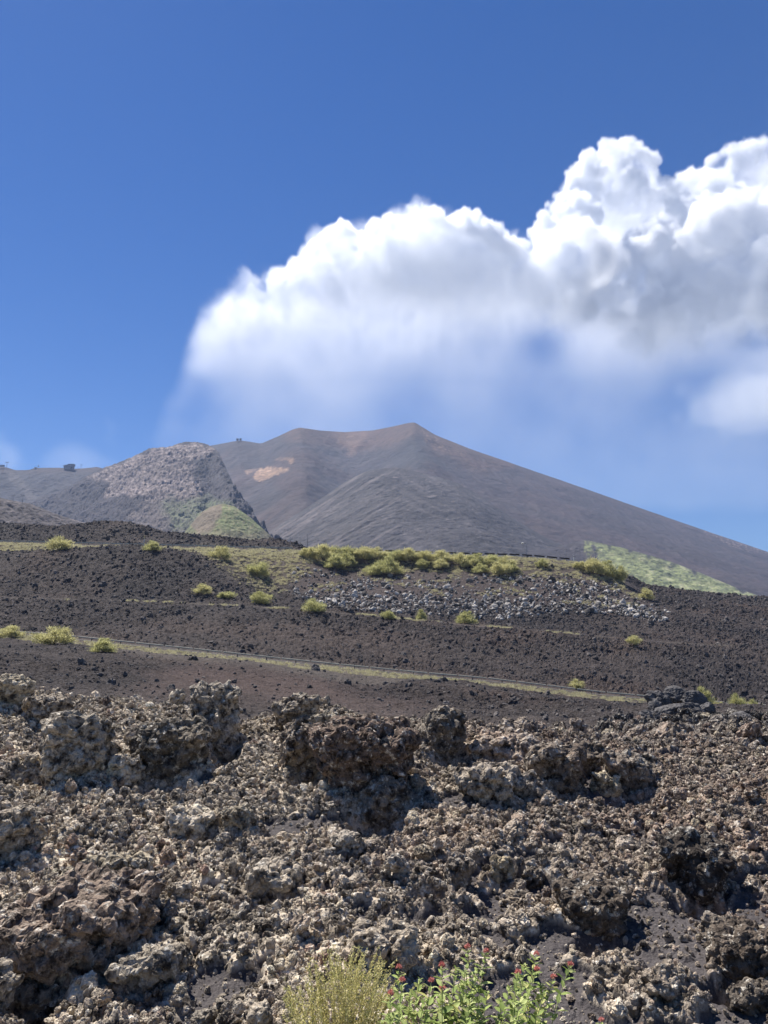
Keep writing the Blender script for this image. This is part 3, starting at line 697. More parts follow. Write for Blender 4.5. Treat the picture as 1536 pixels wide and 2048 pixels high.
BOULD = [  # X, Y(centre), w, h, material, depth ratio, extra kw, label
 (152, 1500, 128, 128, M_b_pale, 1.0, {}, 'large pale-topped boulder with a shadowed front at the left of the ridge'),
 (342, 1500, 138, 118, M_b_grey, 1.0, {}, 'broad dark grey boulder in the middle of the left ridge'),
 (432, 1448, 92, 150, M_b_grey, 0.9, dict(wob=.45, knob=.3), 'tall jagged pinnacle rock standing on the left ridge'),
 (22, 1385, 70, 70, M_b_pale, 1.0, {}, 'pale rounded boulder on the ridge at the left edge'),
 (95, 1425, 90, 60, M_b_rust, 1.0, {}, 'reddish boulder on the ridge crest near the left edge'),
 (28, 1665, 90, 100, M_b_pale, 1.0, {}, 'smooth pale boulder by the left edge below the ridge'),
 (725, 1520, 195, 150, M_b_brown, 1.0, dict(wob=.35), 'biggest brown boulder overhanging a black hollow at the centre'),
 (770, 1610, 100, 110, M_b_dark, 0.8, {}, 'dark boulder in the hollow under the big overhanging one'),
 (598, 1505, 80, 120, M_b_brown, 0.9, {}, 'upright boulder just left of the big overhanging one'),
 (592, 1430, 76, 66, M_b_rust, 1.0, dict(wob=.4), 'knobbly brown outcrop on the crest left of centre'),
 (648, 1462, 50, 72, M_b_grey, 0.9, {}, 'small upright grey rock in a dark gap on the crest'),
 (882, 1470, 90, 92, M_b_grey, 1.0, {}, 'dark knobbly boulder on the crest right of centre'),
 (1010, 1500, 130, 70, M_rock, 1.1, {}, 'brown hump of clinker right of the dark crest boulder'),
 (1108, 1535, 115, 90, M_b_rust, 1.0, {}, 'rusty brown boulder with shadowed front on the right half of the ridge'),
 (975, 1570, 110, 70, M_b_pale, 1.0, {}, 'low grey-white streaked rock below the right crest'),
 (1185, 1520, 66, 62, M_b_pale, 1.0, {}, 'pale crusted boulder beside a black gap on the right'),
 (1255, 1548, 96, 76, M_b_grey, 1.0, {}, 'dark-fronted boulder right of the pale crusted one'),
 (1215, 1572, 54, 48, M_b_yell, 1.0, {}, 'small ochre pointed rock between the two right-hand crest boulders'),
 (1390, 1735, 130, 120, M_b_dark, 1.0, dict(wob=.4), 'jagged dark boulder casting a deep shadow in the right half'),
 (1188, 1822, 120, 100, M_b_brown, 1.0, {}, 'brown flat-topped boulder with black front in the lower right'),
 (555, 1775, 95, 85, M_b_grey, 1.0, {}, 'smooth blue-grey boulder with dark underside left of centre'),
 (240, 1755, 120, 80, M_b_grey, 0.9, {}, 'flat grey slab over a shadow in the lower left'),
 (222, 1768, 40, 32, M_b_yell, 1.0, {}, 'small cream stone in front of the flat grey slab'),
 (130, 1868, 300, 170, M_b_brown, 1.0, dict(wob=.2), 'very large reddish-brown mound of clinker at the lower left'),
 (290, 1945, 130, 85, M_b_pale, 0.9, {}, 'pale arched rock in front of the large lower left mound'),
 (1005, 1742, 42, 52, M_b_yell, 0.9, dict(facets=9, wob=.1), 'squarish yellowish block standing on gravel right of centre'),
 (915, 1748, 60, 62, M_b_dark, 1.0, {}, 'dark rough rock left of the squarish yellowish block'),
 (1442, 1865, 66, 58, M_b_grey, 1.0, {}, 'blue-grey rock with white foot in the lower right'),
 (1325, 1975, 78, 62, M_b_rust, 1.0, {}, 'brown layered rock near the bottom right'),
 (1490, 1915, 150, 95, M_b_brown, 1.0, dict(wob=.15), 'wide brown slab sloping to the right edge near the bottom'),
 (1275, 2012, 50, 42, M_b_dark, 1.0, {}, 'small black rock on gravel near the bottom right'),
 (1500, 2000, 80, 60, M_b_grey, 1.0, {}, 'dark rock below the wide brown slab at the right edge'),
 (85, 2015, 90, 90, M_b_pale, 1.0, {}, 'pale rock beside a black gap in the bottom left corner'),
 (-15, 1985, 75, 90, M_b_grey, 1.0, {}, 'grey rock cut off by the left edge near the bottom'),
 (380, 1655, 85, 66, M_b_pale, 1.0, {}, 'rounded tan rock below the left ridge'),
 (1065, 1760, 40, 40, M_b_rust, 1.0, {}, 'knobbly brown stone right of the squarish yellowish block'),
 (1418, 1800, 40, 36, M_b_yell, 1.0, {}, 'ochre stone below the jagged dark boulder'),
 (770, 1900, 120, 80, M_b_rust, 1.0, {}, 'brown rock above a black hollow behind the dry bush'),
 (1035, 1575, 70, 60, M_b_grey, 1.0, {}, 'grey boulder in a shadowed pocket right of the streaked rock'),
 (250, 1545, 60, 60, M_rock, 1.0, {}, 'brown stone wedged between the two big left boulders'),
 (480, 1640, 60, 50, M_rock, 1.0, {}, 'tan rock left of the hollow under the big boulder'),
 (700, 1690, 70, 46, M_b_pale, 1.0, {}, 'angular pale stone below the central hollow'),
 (1480, 1655, 44, 34, M_b_rust, 1.0, {}, 'pinkish stone near the right edge'),
]
bould_xyr = []
for k, (X_, Y_, w, h, mt, dep, kw, lab) in enumerate(BOULD):
    d = hit(X_, min(Y_ + h * 0.42, 2090), fg_z, 3.0, 15.0); d = min(d, 14.3)
    s = d / FPX; ww, hh = w * s / 2, h * s / 2
    kw2 = dict(knob=.2, facets=5, pit=.04); kw2.update(kw)
    me = rock_mesh('boulder', 500 + k * 3, 7 if w > 140 else 6 if w > 50 else 5, (ww * 1.12, ww * dep * 1.0, hh * 1.12), big=True, mat=mt, **kw2)
    c = at(X_, Y_, d + ww * dep * 0.55)
    o = obj('boulder', me, None, None, c); o.rotation_euler = (0, 0, random.uniform(-.3, .3))
    tag(o, lab, 'boulder', 'boulders standing out of the foreground lava'); bould_xyr.append((c.x, c.y, ww))
bould_xyr = np.array(bould_xyr)

# ---- countless clinker: the 300 largest as things, the rest one mass
def sample_rocks(n, dmin, dmax, smin, smax, pw, seed, keep=None):
    r = np.random.default_rng(seed)
    d = np.sqrt(r.uniform(dmin ** 2, dmax ** 2, n)); u = r.uniform(-0.72, 0.72, n); x = u * d
    s = smin * (1 - r.uniform(0, 1, n) * (1 - (smin / smax) ** pw)) ** (-1 / pw)
    b = fg_bare(x, d); k = r.uniform(0, 1, n) > b * (0.95 if smax > 0.05 else 0.78)
    k &= ~((d > 18) & (r.uniform(0, 1, n) < 0.5))
    x, d, s = x[k], d[k], s[k]
    near = np.ones(len(x), bool)
    for bx, by, br in bould_xyr:
        near &= ~((np.hypot(x - bx, d - by) < br * 0.8) & (s > 0.03))
    return x[near], d[near], s[near], r
XS, YS, SS = [], [], []
for n, a, b, s0, s1, pw, sd in ((600, 4.0, 16, .065, .13, 2.2, 1), (12000, 3.6, 16, .028, .065, 1.8, 2), (75000, 3.4, 15.5, .013, .034, 1.5, 3), (70000, 3.4, 11, .006, .014, 1.2, 4), (3500, 15, 33, .08, .32, 1.8, 5), (9000, 15, 33, .04, .1, 1.6, 6)):
    x, y, s, r_ = sample_rocks(n, a, b, s0, s1, pw, sd); XS.append(x); YS.append(y); SS.append(s)
XS, YS, SS = map(np.concatenate, (XS, YS, SS))
# hardly any stones lie on the open gravel, but a few do
ZS = fg_z(XS, YS) + SS * rng.uniform(0.0, 0.9, len(SS))
px_, py_ = pix(XS / YS, ZS / YS)
inside = (px_ > 5) & (px_ < 1530) & (py_ > 1380) & (py_ < 2030) & (YS < 14.5)
size = SS / YS * inside
order = np.argsort(-size)
top, rest = order[:255], order[255:]
rot = rng.uniform(0, 2 * math.pi, (len(SS), 3)); scl = SS[:, None] * rng.uniform(0.75, 1.25, (len(SS), 3)); pick = rng.integers(0, len(ROCKS), len(SS))
for i in top:
    o = bpy.data.objects.new('lava_rock', ROCKS[pick[i]]); COL.objects.link(o)
    o.location = (XS[i], YS[i], ZS[i]); o.rotation_euler = rot[i]; o.scale = scl[i]
    tag(o, 'knobbly brown lava rock lying loose among the foreground clinker', 'rock', 'loose rocks in the foreground clinker')

def scatter(name, P, R, S, K, meshes, label):
    """one object: a cloud of points carrying copies of the given shapes"""
    src = bpy.data.collections.new(name + '_shapes')
    for k, me in enumerate(meshes):
        o = bpy.data.objects.new('%s_shape_%02d' % (name, k), me); src.objects.link(o)
    me = bpy.data.meshes.new(name); me.vertices.add(len(P)); me.vertices.foreach_set('co', np.ascontiguousarray(P, F32).ravel())
    for nm, A in (('rot', R), ('scl', S)):
        a = me.attributes.new(nm, 'FLOAT_VECTOR', 'POINT'); a.data.foreach_set('vector', np.ascontiguousarray(A, F32).ravel())
    a = me.attributes.new('pick', 'INT', 'POINT'); a.data.foreach_set('value', np.ascontiguousarray(K, np.int32))
    g = bpy.data.node_groups.new(name, 'GeometryNodeTree')
    g.interface.new_socket('Geometry', in_out='INPUT', socket_type='NodeSocketGeometry'); g.interface.new_socket('Geometry', in_out='OUTPUT', socket_type='NodeSocketGeometry')
    nn, L = g.nodes, g.links; gi, go = nn.new('NodeGroupInput'), nn.new('NodeGroupOutput')
    ci = nn.new('GeometryNodeCollectionInfo'); ci.inputs['Collection'].default_value = src; ci.inputs['Separate Children'].default_value = True; ci.inputs['Reset Children'].default_value = True
    ip = nn.new('GeometryNodeInstanceOnPoints'); ip.inputs['Pick Instance'].default_value = True
    def attr(nm, ty):
        a = nn.new('GeometryNodeInputNamedAttribute'); a.data_type = ty; a.inputs['Name'].default_value = nm; return a.outputs['Attribute']
    L.new(gi.outputs[0], ip.inputs['Points']); L.new(ci.outputs[0], ip.inputs['Instance']); L.new(attr('pick', 'INT'), ip.inputs['Instance Index'])
    er = nn.new('FunctionNodeEulerToRotation'); L.new(attr('rot', 'FLOAT_VECTOR'), er.inputs[0]); L.new(er.outputs[0], ip.inputs['Rotation'])
    L.new(attr('scl', 'FLOAT_VECTOR'), ip.inputs['Scale']); L.new(ip.outputs[0], go.inputs[0])
    o = obj(name, me); md = o.modifiers.new('scatter', 'NODES'); md.node_group = g
    return tag(o, label, kind='stuff')
scatter('clinker', np.stack([XS, YS, ZS], 1)[rest], rot[rest], scl[rest], pick[rest], ROCKS, 'countless loose brown lava clinker')
# ------------------------------------------------------------------ labels for the many loose rocks
ORD = ['nearest', 'second nearest', 'third nearest', 'fourth nearest', 'fifth nearest', 'sixth nearest', 'seventh nearest', 'eighth nearest', 'ninth nearest', 'tenth nearest',
       'eleventh nearest', 'twelfth nearest', 'thirteenth nearest', 'fourteenth nearest', 'fifteenth nearest', 'sixteenth nearest', 'seventeenth nearest', 'eighteenth nearest', 'nineteenth nearest', 'twentieth nearest', 'twenty-first nearest', 'twenty-second nearest', 'twenty-third nearest', 'twenty-fourth nearest', 'twenty-fifth nearest', 'twenty-sixth nearest']
def label_by_anchor(objs, anchors, noun):
    """objs: (object, X, Y) in the photograph; anchors: (X, Y, short name)"""
    buckets = {}
    for o, X, Y in objs:
        k = min(range(len(anchors)), key=lambda q: (anchors[q][0] - X) ** 2 + (anchors[q][1] - Y) ** 2 * 1.5)
        dx, dy_ = X - anchors[k][0], Y - anchors[k][1]
        side = ('right of' if dx > 0 else 'left of') if abs(dx) > abs(dy_) else ('below' if dy_ > 0 else 'above')
        buckets.setdefault((k, side), []).append((math.hypot(dx, dy_), o))
    for (k, side), L in buckets.items():
        for n, (_, o) in enumerate(sorted(L, key=lambda t: t[0])):
            o['label'] = '%s %s %s the %s' % (ORD[min(n, 25)], noun, side, anchors[k][2])
SHORT = ['large pale-topped left boulder', 'broad dark grey left boulder', 'jagged pinnacle', 'pale boulder at left ridge end', 'reddish boulder on left crest', 'smooth pale boulder at left edge',
 'big overhanging central boulder', 'dark boulder in central hollow', 'upright boulder left of centre', 'knobbly crest outcrop', 'small upright crest rock', 'dark knobbly crest boulder', 'brown clinker hump', 'rusty right boulder',
 'grey-white streaked rock', 'pale crusted boulder', 'dark-fronted right boulder', 'ochre pointed rock', 'jagged dark right boulder', 'flat-topped black-fronted boulder', 'smooth blue-grey boulder', 'flat grey slab', 'small cream stone',
 'large lower left mound', 'pale arched rock', 'squarish yellowish block', 'dark rock by the yellowish block', 'blue-grey white-footed rock', 'brown layered rock', 'wide brown slab', 'small black gravel rock', 'dark lower right rock',
 'pale bottom left rock', 'grey rock cut by left edge', 'rounded tan rock', 'knobbly stone by the yellowish block', 'small ochre right stone', 'brown rock behind dry bush', 'grey boulder in shadowed pocket', 'wedged brown stone', 'tan rock by the hollow',
 'angular pale central stone', 'pinkish right stone']
anch = [(b[0], b[1], s) for b, s in zip(BOULD, SHORT)]
loose = [o for o in COL.objects if o.name.startswith('lava_rock')]
lp = []
for o in loose:
    X_, Y_ = pix(o.location.x / o.location.y, o.location.z / o.location.y); lp.append((o, float(X_), float(Y_)))
label_by_anchor(lp, anch, 'loose rock')

# ------------------------------------------------------------------ broom bushes
def hit_mid(X, Y, d0=60, d1=300):
    u, E = uE(X, Y); d = np.linspace(d0, d1, 1600); z = mid_z(u * d, d); k = np.nonzero(E * d < z)[0]
    return float(d[k[0]]) if len(k) else None
def blades(P, Dr, Ln, Wd, rs):
    """thin pointed blades: base points, directions, lengths, widths"""
    n = len(P); side = np.cross(Dr, rs.normal(size=(n, 3))); side /= np.linalg.norm(side, axis=1, keepdims=True) + 1e-9
    a = P - side * Wd[:, None] / 2; b = P + side * Wd[:, None] / 2; c = P + Dr * Ln[:, None] * 0.6 + side * Wd[:, None] * 0.4; d = P + Dr * Ln[:, None]
    V = np.stack([a, b, c, d], 1).reshape(-1, 3); i = np.arange(n)[:, None] * 4
    return V, np.concatenate([i, i + 1, i + 2, i + 3], 1)
def leaf_mat(name, stops, tr=0.5):
    m = N(name, 0.7); rnd = m.new('ShaderNodeNewGeometry').outputs['Random Per Island']
    c = m.ramp(rnd, stops); m.color(c)
    t = m.new('ShaderNodeBsdfTranslucent'); m.link(c, t.inputs['Color']); ms = m.new('ShaderNodeMixShader'); ms.inputs[0].default_value = tr
    m.link(m.b.outputs[0], ms.inputs[1]); m.link(t.outputs[0], ms.inputs[2]); m.link(ms.outputs[0], m.out.inputs['Surface'])
    return m.m
M_broom = leaf_mat('broom_foliage', [(0.0, (0.30, 0.29, 0.12)), (0.4, (0.44, 0.42, 0.19)), (0.75, (0.55, 0.51, 0.25)), (1.0, (0.65, 0.60, 0.34))])
M_broom_g = leaf_mat('green_broom_foliage', [(0.0, (0.24, 0.25, 0.10)), (0.4, (0.37, 0.37, 0.155)), (0.75, (0.48, 0.46, 0.21)), (1.0, (0.58, 0.55, 0.29))])
M_wood = plain('grey_wood', (0.16, 0.13, 0.10), 0.9)
M_grass = leaf_mat('dry_grass', [(0.0, (0.30, 0.28, 0.15)), (0.5, (0.44, 0.41, 0.24)), (1.0, (0.58, 0.53, 0.36))])
def tube(bm_v, bm_f, pts, r0, r1, k=5):
    pts = np.array(pts, float); n0 = len(bm_v)
    for i, p in enumerate(pts):
        t = pts[min(i + 1, len(pts) - 1)] - pts[max(i - 1, 0)]; t = t / (np.linalg.norm(t) + 1e-9)
        a = np.cross(t, (0.3, 0.9, 0.2)); a /= np.linalg.norm(a); b = np.cross(t, a); r = r0 + (r1 - r0) * i / (len(pts) - 1)
        for q in range(k): bm_v.append(p + r * (math.cos(2 * math.pi * q / k) * a + math.sin(2 * math.pi * q / k) * b))
        if i:
            for q in range(k): bm_f.append((n0 + (i - 1) * k + q, n0 + (i - 1) * k + (q + 1) % k, n0 + i * k + (q + 1) % k, n0 + i * k + q))
def make_bush(seed, n, mat):
    r = np.random.default_rng(seed)
    nc = 26; C_ = []
    while len(C_) < nc:
        v = r.uniform(-1, 1, 3) * (0.48, 0.48, 0.5) + (0, 0, 0.45)
        if (v[0] / .47) ** 2 + (v[1] / .44) ** 2 + ((v[2] - .30) / (.38 + .34 * abs(math.sin(seed + 5 * v[0] + 3 * v[1])))) ** 2 < 1 and v[2] > 0.06: C_.append(v)
    C_ = np.array(C_); sz = r.uniform(0.06, 0.14, nc); k = r.integers(0, nc, n)
    P = C_[k] + r.normal(size=(n, 3)) * sz[k][:, None] * (0.8, 0.8, 0.75); P[:, 2] = np.maximum(P[:, 2], 0.0)
    Dr = np.stack([P[:, 0] * 0.9, P[:, 1] * 0.9, np.full(n, 0.75)], 1) + r.normal(size=(n, 3)) * 0.28; Dr /= np.linalg.norm(Dr, axis=1, keepdims=True)
    V, Fc = blades(P, Dr, r.uniform(0.06, 0.18, n), r.uniform(0.008, 0.022, n), r)
    fm = new_mesh('foliage', V, Fc); fm.materials.append(mat)
    v, f = [], []
    for i in range(12):
        q = C_[r.integers(0, nc)]; tube(v, f, [(0, 0, -.08), q * (.25, .25, .35), q * (.7, .7, .75), q], 0.016, 0.004)
    sm_ = new_mesh('stem', np.array(v), np.array(f)); sm_.materials.append(M_wood)
    return sm_, fm
BUSH = [make_bush(900 + i, 5200, M_broom if i % 2 == 0 else M_broom_g) for i in range(6)]
def bush(X, Yb, w, h, label, group, k=None, d=None):
    k = random.randrange(6) if k is None else k
    d = d or hit_mid(X, Yb) or 225
    p = at(X, Yb, d); s = d / FPX
    o = bpy.data.objects.new('broom_bush', None); COL.objects.link(o); o.location = (p.x, p.y, float(mid_z(p.x, p.y)) - 0.05)
    o.rotation_euler = (0, 0, random.uniform(0, 6.28)); o.scale = (w * s * .98, w * s * .98, h * s * .84)
    obj('stem', BUSH[k][0], None, o); obj('foliage', BUSH[k][1], None, o)
    tag(o, label, 'bush', group); return p
G1 = 'single broom bushes on the lava slopes'
singles = [
 (120, 1100, 50, 34, 'round broom bush before the upper guardrail at the far left', 'bush by the far left upper guardrail'), (303, 1102, 34, 26, 'small yellowish broom bush beside the thin marker pole on the upper road', 'bush by the marker pole'),
 (437, 1118, 42, 34, 'green broom bush at the left end of the grassy patch', 'bush at the grassy patch end'), (515, 1152, 50, 40, 'broom bush at the lower end of the grassy patch', 'bush low on the grassy patch'),
 (405, 1189, 36, 24, 'leftmost of three low broom bushes along the middle track', 'leftmost middle track bush'), (453, 1197, 38, 20, 'flattest broom bush, middle one of three on the middle track', 'flat middle track bush'),
 (522, 1207, 42, 28, 'rightmost of three low broom bushes along the middle track', 'third middle track bush'), (632, 1223, 46, 32, 'pale straggly broom bush at the left foot of the rubble slope', 'straggly bush under the rubble'),
 (775, 1238, 30, 22, 'thin dry broom bush under the middle of the rubble slope', 'thin dry bush'), (843, 1240, 22, 26, 'narrow yellow broom bush between the dry bush and the round green one', 'narrow yellow bush'),
 (932, 1247, 38, 30, 'compact round green broom bush below the rubble slope', 'compact green bush below the rubble'), (1292, 1199, 28, 26, 'lone broom bush at the right end of the pale rubble', 'bush at the right rubble end'),
 (1267, 1289, 28, 20, 'small low broom bush alone on the right hillside', 'lone right hillside bush'), (1153, 1377, 30, 24, 'small broom bush against the lower guardrail right of centre', 'bush on the lower guardrail'),
 (22, 1275, 46, 26, 'low broom bush at the left edge by the lower road', 'left edge lower bush'), (105, 1288, 72, 44, 'largest broom bush beside the lower road at the left', 'largest lower road bush'),
 (205, 1304, 48, 34, 'broom bush right of the largest one by the lower road', 'bush right of the largest lower one'), (1405, 1413, 40, 46, 'tall bright broom bush on the right above the dark slabs', 'tall bright right bush'),
 (1436, 1420, 26, 22, 'small broom bush leaning at the foot of the tall bright one', 'small bush by the tall bright one'), (1480, 1420, 34, 38, 'upright broom bush near the right edge by the lower road', 'upright right edge bush'),
 (1510, 1421, 28, 26, 'rightmost low broom bush by the lower road', 'rightmost low bush'), (1083, 1134, 26, 20, 'small broom bush alone between the long hedge and the right clump', 'small bush right of the hedge')]
banch = []
for X_, Y_, w, h, lab, sh in singles:
    bush(X_, Y_, w, h, lab, G1); banch.append((X_, Y_, sh))
G2 = 'broom bushes forming the hedge below the upper road'
hedge = [(620, 1116, 40, 28), (648, 1122, 52, 36), (672, 1118, 46, 34), (700, 1118, 44, 34), (728, 1120, 46, 30), (756, 1120, 48, 32), (788, 1122, 46, 30), (818, 1122, 44, 28), (850, 1124, 48, 28), (884, 1126, 46, 28), (918, 1128, 46, 28),
         (952, 1130, 44, 28), (984, 1132, 44, 28), (1014, 1136, 42, 30), (668, 1136, 44, 36), (690, 1134, 40, 34), (745, 1150, 46, 30), (776, 1148, 58, 42), (846, 1136, 28, 20), (880, 1138, 34, 22), (930, 1136, 36, 26), (960, 1146, 34, 24), (996, 1150, 46, 34), (1022, 1146, 32, 28)]
hl = {0: 'bush at the left end of the long hedge', 16: 'low bush in the front row, left of the biggest bush of the hedge', 17: 'biggest bright bush standing forward of the long hedge', 22: 'bush hanging lowest at the right end of the long hedge', 13: 'back bush closing the right end of the long hedge'}
row = 'back'; 
for k, (X_, Y_, w, h) in enumerate(hedge):
    lab = hl.get(k) or ('%s broom bush from the left in the %s row of the long hedge' % (['first', 'second', 'third', 'fourth', 'fifth', 'sixth', 'seventh', 'eighth', 'ninth', 'tenth', 'eleventh', 'twelfth', 'thirteenth', 'fourteenth'][k if k < 14 else k - 14], 'back' if k < 14 else 'front'))
    bush(X_, Y_, w, h, lab, G2)
G3 = 'broom bushes of the right clump on the brow'
for X_, Y_, w, h, lab in ((1160, 1138, 30, 20, 'smallest leftmost bush of the right clump on the brow'), (1186, 1148, 46, 36, 'second bush from the left in the right clump on the brow'), (1212, 1152, 46, 38, 'third bush from the left in the right clump on the brow'), (1236, 1162, 34, 36, 'rightmost bush of the clump where the brow drops')):
    bush(X_, Y_, w, h, lab, G3)
banch += [(620, 1130, 'left end of the hedge'), (776, 1152, 'biggest forward hedge bush'), (996, 1152, 'low right hedge bush'), (1200, 1165, 'right clump of bushes'), (700, 1150, 'left part of the hedge'), (900, 1150, 'middle of the hedge')]

# ------------------------------------------------------------------ pale rubble under the hedge
m = N('pale_block', 0.9); nb = m.noise(1.2, 5, 0.6); oi = m.new('ShaderNodeObjectInfo').outputs['Random']
c = m.mix(m.ramp(oi, [(0.25, 0.0), (1.0, 1.0)]), (0.06, 0.054, 0.05), (0.52, 0.48, 0.43))
m.color(m.mix(0.6, c, m.ramp(nb, [(0.3, 0.25), (0.7, 0.75)]), 'OVERLAY')); m.normal(m.bump(nb, 0.2, 0.8)); M_block = m.m
m = N('dark_block', 0.9); nb = m.noise(2.0, 5, 0.6); oi = m.new('ShaderNodeObjectInfo').outputs['Random']
c = m.mix(oi, (0.058, 0.051, 0.049), (0.125, 0.110, 0.101))
m.color(m.mix(0.6, c, m.ramp(nb, [(0.3, 0.25), (0.7, 0.75)]), 'OVERLAY')); m.normal(m.bump(nb, 0.2, 0.8)); M_dblock = m.m
PBLK = [rock_mesh('block', 700 + i, 3, (1, random.uniform(.7, 1), random.uniform(.5, .9)), knob=.06, pit=.05, facets=14, mat=M_block, wob=.3) for i in range(8)]
DBLK = [rock_mesh('block', 730 + i, 3, (1, random.uniform(.7, 1), random.uniform(.4, .9)), knob=.25, pit=.12, facets=4, mat=M_dblock, wob=.5) for i in range(8)]
for me_ in PBLK + DBLK: smooth(me_, False)
r = np.random.default_rng(77)
TAL = [(560, 1130), (700, 1150), (900, 1150), (1140, 1150), (1230, 1170), (1340, 1225), (1330, 1245), (1180, 1225), (1000, 1240), (860, 1232), (640, 1216), (570, 1180)]
cand = []
while len(cand) < 3200:
    X_, Y_ = r.uniform(540, 1350), r.uniform(1125, 1250)
    if poly_sd(np.array(X_), np.array(Y_), TAL) > 0: continue
    dens = 0.14 + 0.75 * math.exp(-((Y_ - (1205 + 0.03 * (X_ - 800))) / 16) ** 2) * (1 if X_ < 1130 else .55) + 0.9 * math.exp(-((Y_ - (1178 + 0.33 * (X_ - 1130))) / 11) ** 2) * (X_ > 1090)
    dens += 0.55 * float(sstep(0.1, 0.5, np.array(fbm(np.array([X_ / 38.]), np.array([Y_ / 22.]), np.array([0.]), 2, 66)[0])))
    if r.uniform() < dens * 0.8: cand.append((X_, Y_))
pts = []
for X_, Y_ in cand:
    d = hit_mid(X_, Y_, 150, 232)
    if d is None: continue
    u_, _ = uE(X_, Y_); x_ = float(u_) * d; s = float(np.clip(r.lognormal(-1.12, 0.45), 0.14, 1.0))
    pts.append((x_, d, float(mid_z(x_, d)) + 0.15 * s, s, X_, Y_))
pts.sort(key=lambda t: -t[3])
tl = []
for x_, y_, z_, s, X_, Y_ in pts[:230]:
    o = bpy.data.objects.new('boulder', PBLK[r.integers(8)]); COL.objects.link(o)
    o.location = (x_, y_, z_); o.rotation_euler = r.uniform(0, 6.28, 3); o.scale = s * r.uniform(.75, 1.25, 3)
    tag(o, None, 'boulder', 'pale angular blocks of the rubble slope under the hedge'); tl.append((o, X_, Y_))
label_by_anchor(tl, [b for b in banch if b[1] > 1125], 'large pale block')
A = np.array([p[:4] for p in pts[230:]])
scatter('rubble', A[:, :3], r.uniform(0, 6.28, (len(A), 3)), A[:, 3:4] * r.uniform(.7, 1.3, (len(A), 3)), r.integers(0, 8, len(A)), PBLK, 'small pale angular rubble under the hedge')
# dark blocks strewn over the whole hillside
n = 30000
d = 30 + 250 * r.uniform(0, 1, n) ** 0.75; u = r.uniform(-0.6, 0.6, n); x = u * d; z = mid_z(x, d)
X_, Y_ = pix(u, z / d); s = np.clip(r.lognormal(-2.5, 0.55, n) * (0.5 + d / 110), 0.05, 0.9)
fi = np.clip(np.interp(d, dd, np.arange(nd)), 0, nd - 1).astype(int); fj = np.clip((u - uu[0]) / (uu[1] - uu[0]), 0, nuc - 1).astype(int)
k = (r.uniform(0, 1, n) < 0.06 + rough[fi, fj]) & (road_m[fi, fj] < 0.2)
x, d, z, s = x[k], d[k], z[k], s[k]
scatter('lava_blocks', np.stack([x, d, z + .05 * s], 1), r.uniform(0, 6.28, (len(x), 3)), s[:, None] * r.uniform(.7, 1.3, (len(x), 3)), r.integers(0, 8, len(x)), DBLK, 'dark jagged lava blocks strewn over the hillside')
# a heap of dark slabs on the right
M_slab = N('slab', 0.85); nb = M_slab.noise(3.0, 5, .6); M_slab.color(M_slab.ramp(nb, [(0.3, (0.05, 0.047, 0.048)), (0.7, (0.13, 0.122, 0.118))])); M_slab.normal(M_slab.bump(nb, 0.1, 0.8))
slabs = [(1318, 1402, 50, 34, 'dark slab at the top left of the slab heap'), (1352, 1392, 56, 34, 'topmost dark block of the slab heap on the right'), (1390, 1402, 60, 38, 'long tilted grey slab on the heap below the tall bright bush'), (1310, 1420, 30, 36, 'light brownish upright block in the slab heap'),
         (1340, 1425, 60, 36, 'grey slab in the middle of the slab heap'), (1300, 1444, 56, 34, 'dark slab at the lower left of the slab heap'), (1345, 1458, 70, 32, 'lowest dark slab of the heap, over a black gap'), (1385, 1432, 56, 40, 'dark block at the right side of the slab heap'),
         (1415, 1422, 40, 30, 'small dark block right of the slab heap'), (1290, 1470, 60, 30, 'flat dark slab left below the heap'), (1480, 1440, 66, 28, 'flat grey slab near the right edge beyond the heap'), (1440, 1462, 90, 30, 'long dark ropy slab right below the heap'), (1510, 1478, 60, 30, 'dark slab at the right edge below the ropy one')]
for k, (X_, Y_, w, h, lab) in enumerate(slabs):
    d = 33.0 - (Y_ - 1400) * 0.12; s = d / FPX
    me = rock_mesh('slab', 760 + k, 5, (w * s / 2 * 1.15, w * s * .4, h * s / 2 * 1.2), knob=.07, pit=.05, facets=14, mat=M_slab.m, wob=.35); smooth(me, False)
    o = obj('slab', me, None, None, at(X_, Y_, d)); o.rotation_euler = (random.uniform(-.2, .2), random.uniform(-.3, .3), random.uniform(-.4, .4)); tag(o, lab, 'rock', 'dark slabs heaped on the right')

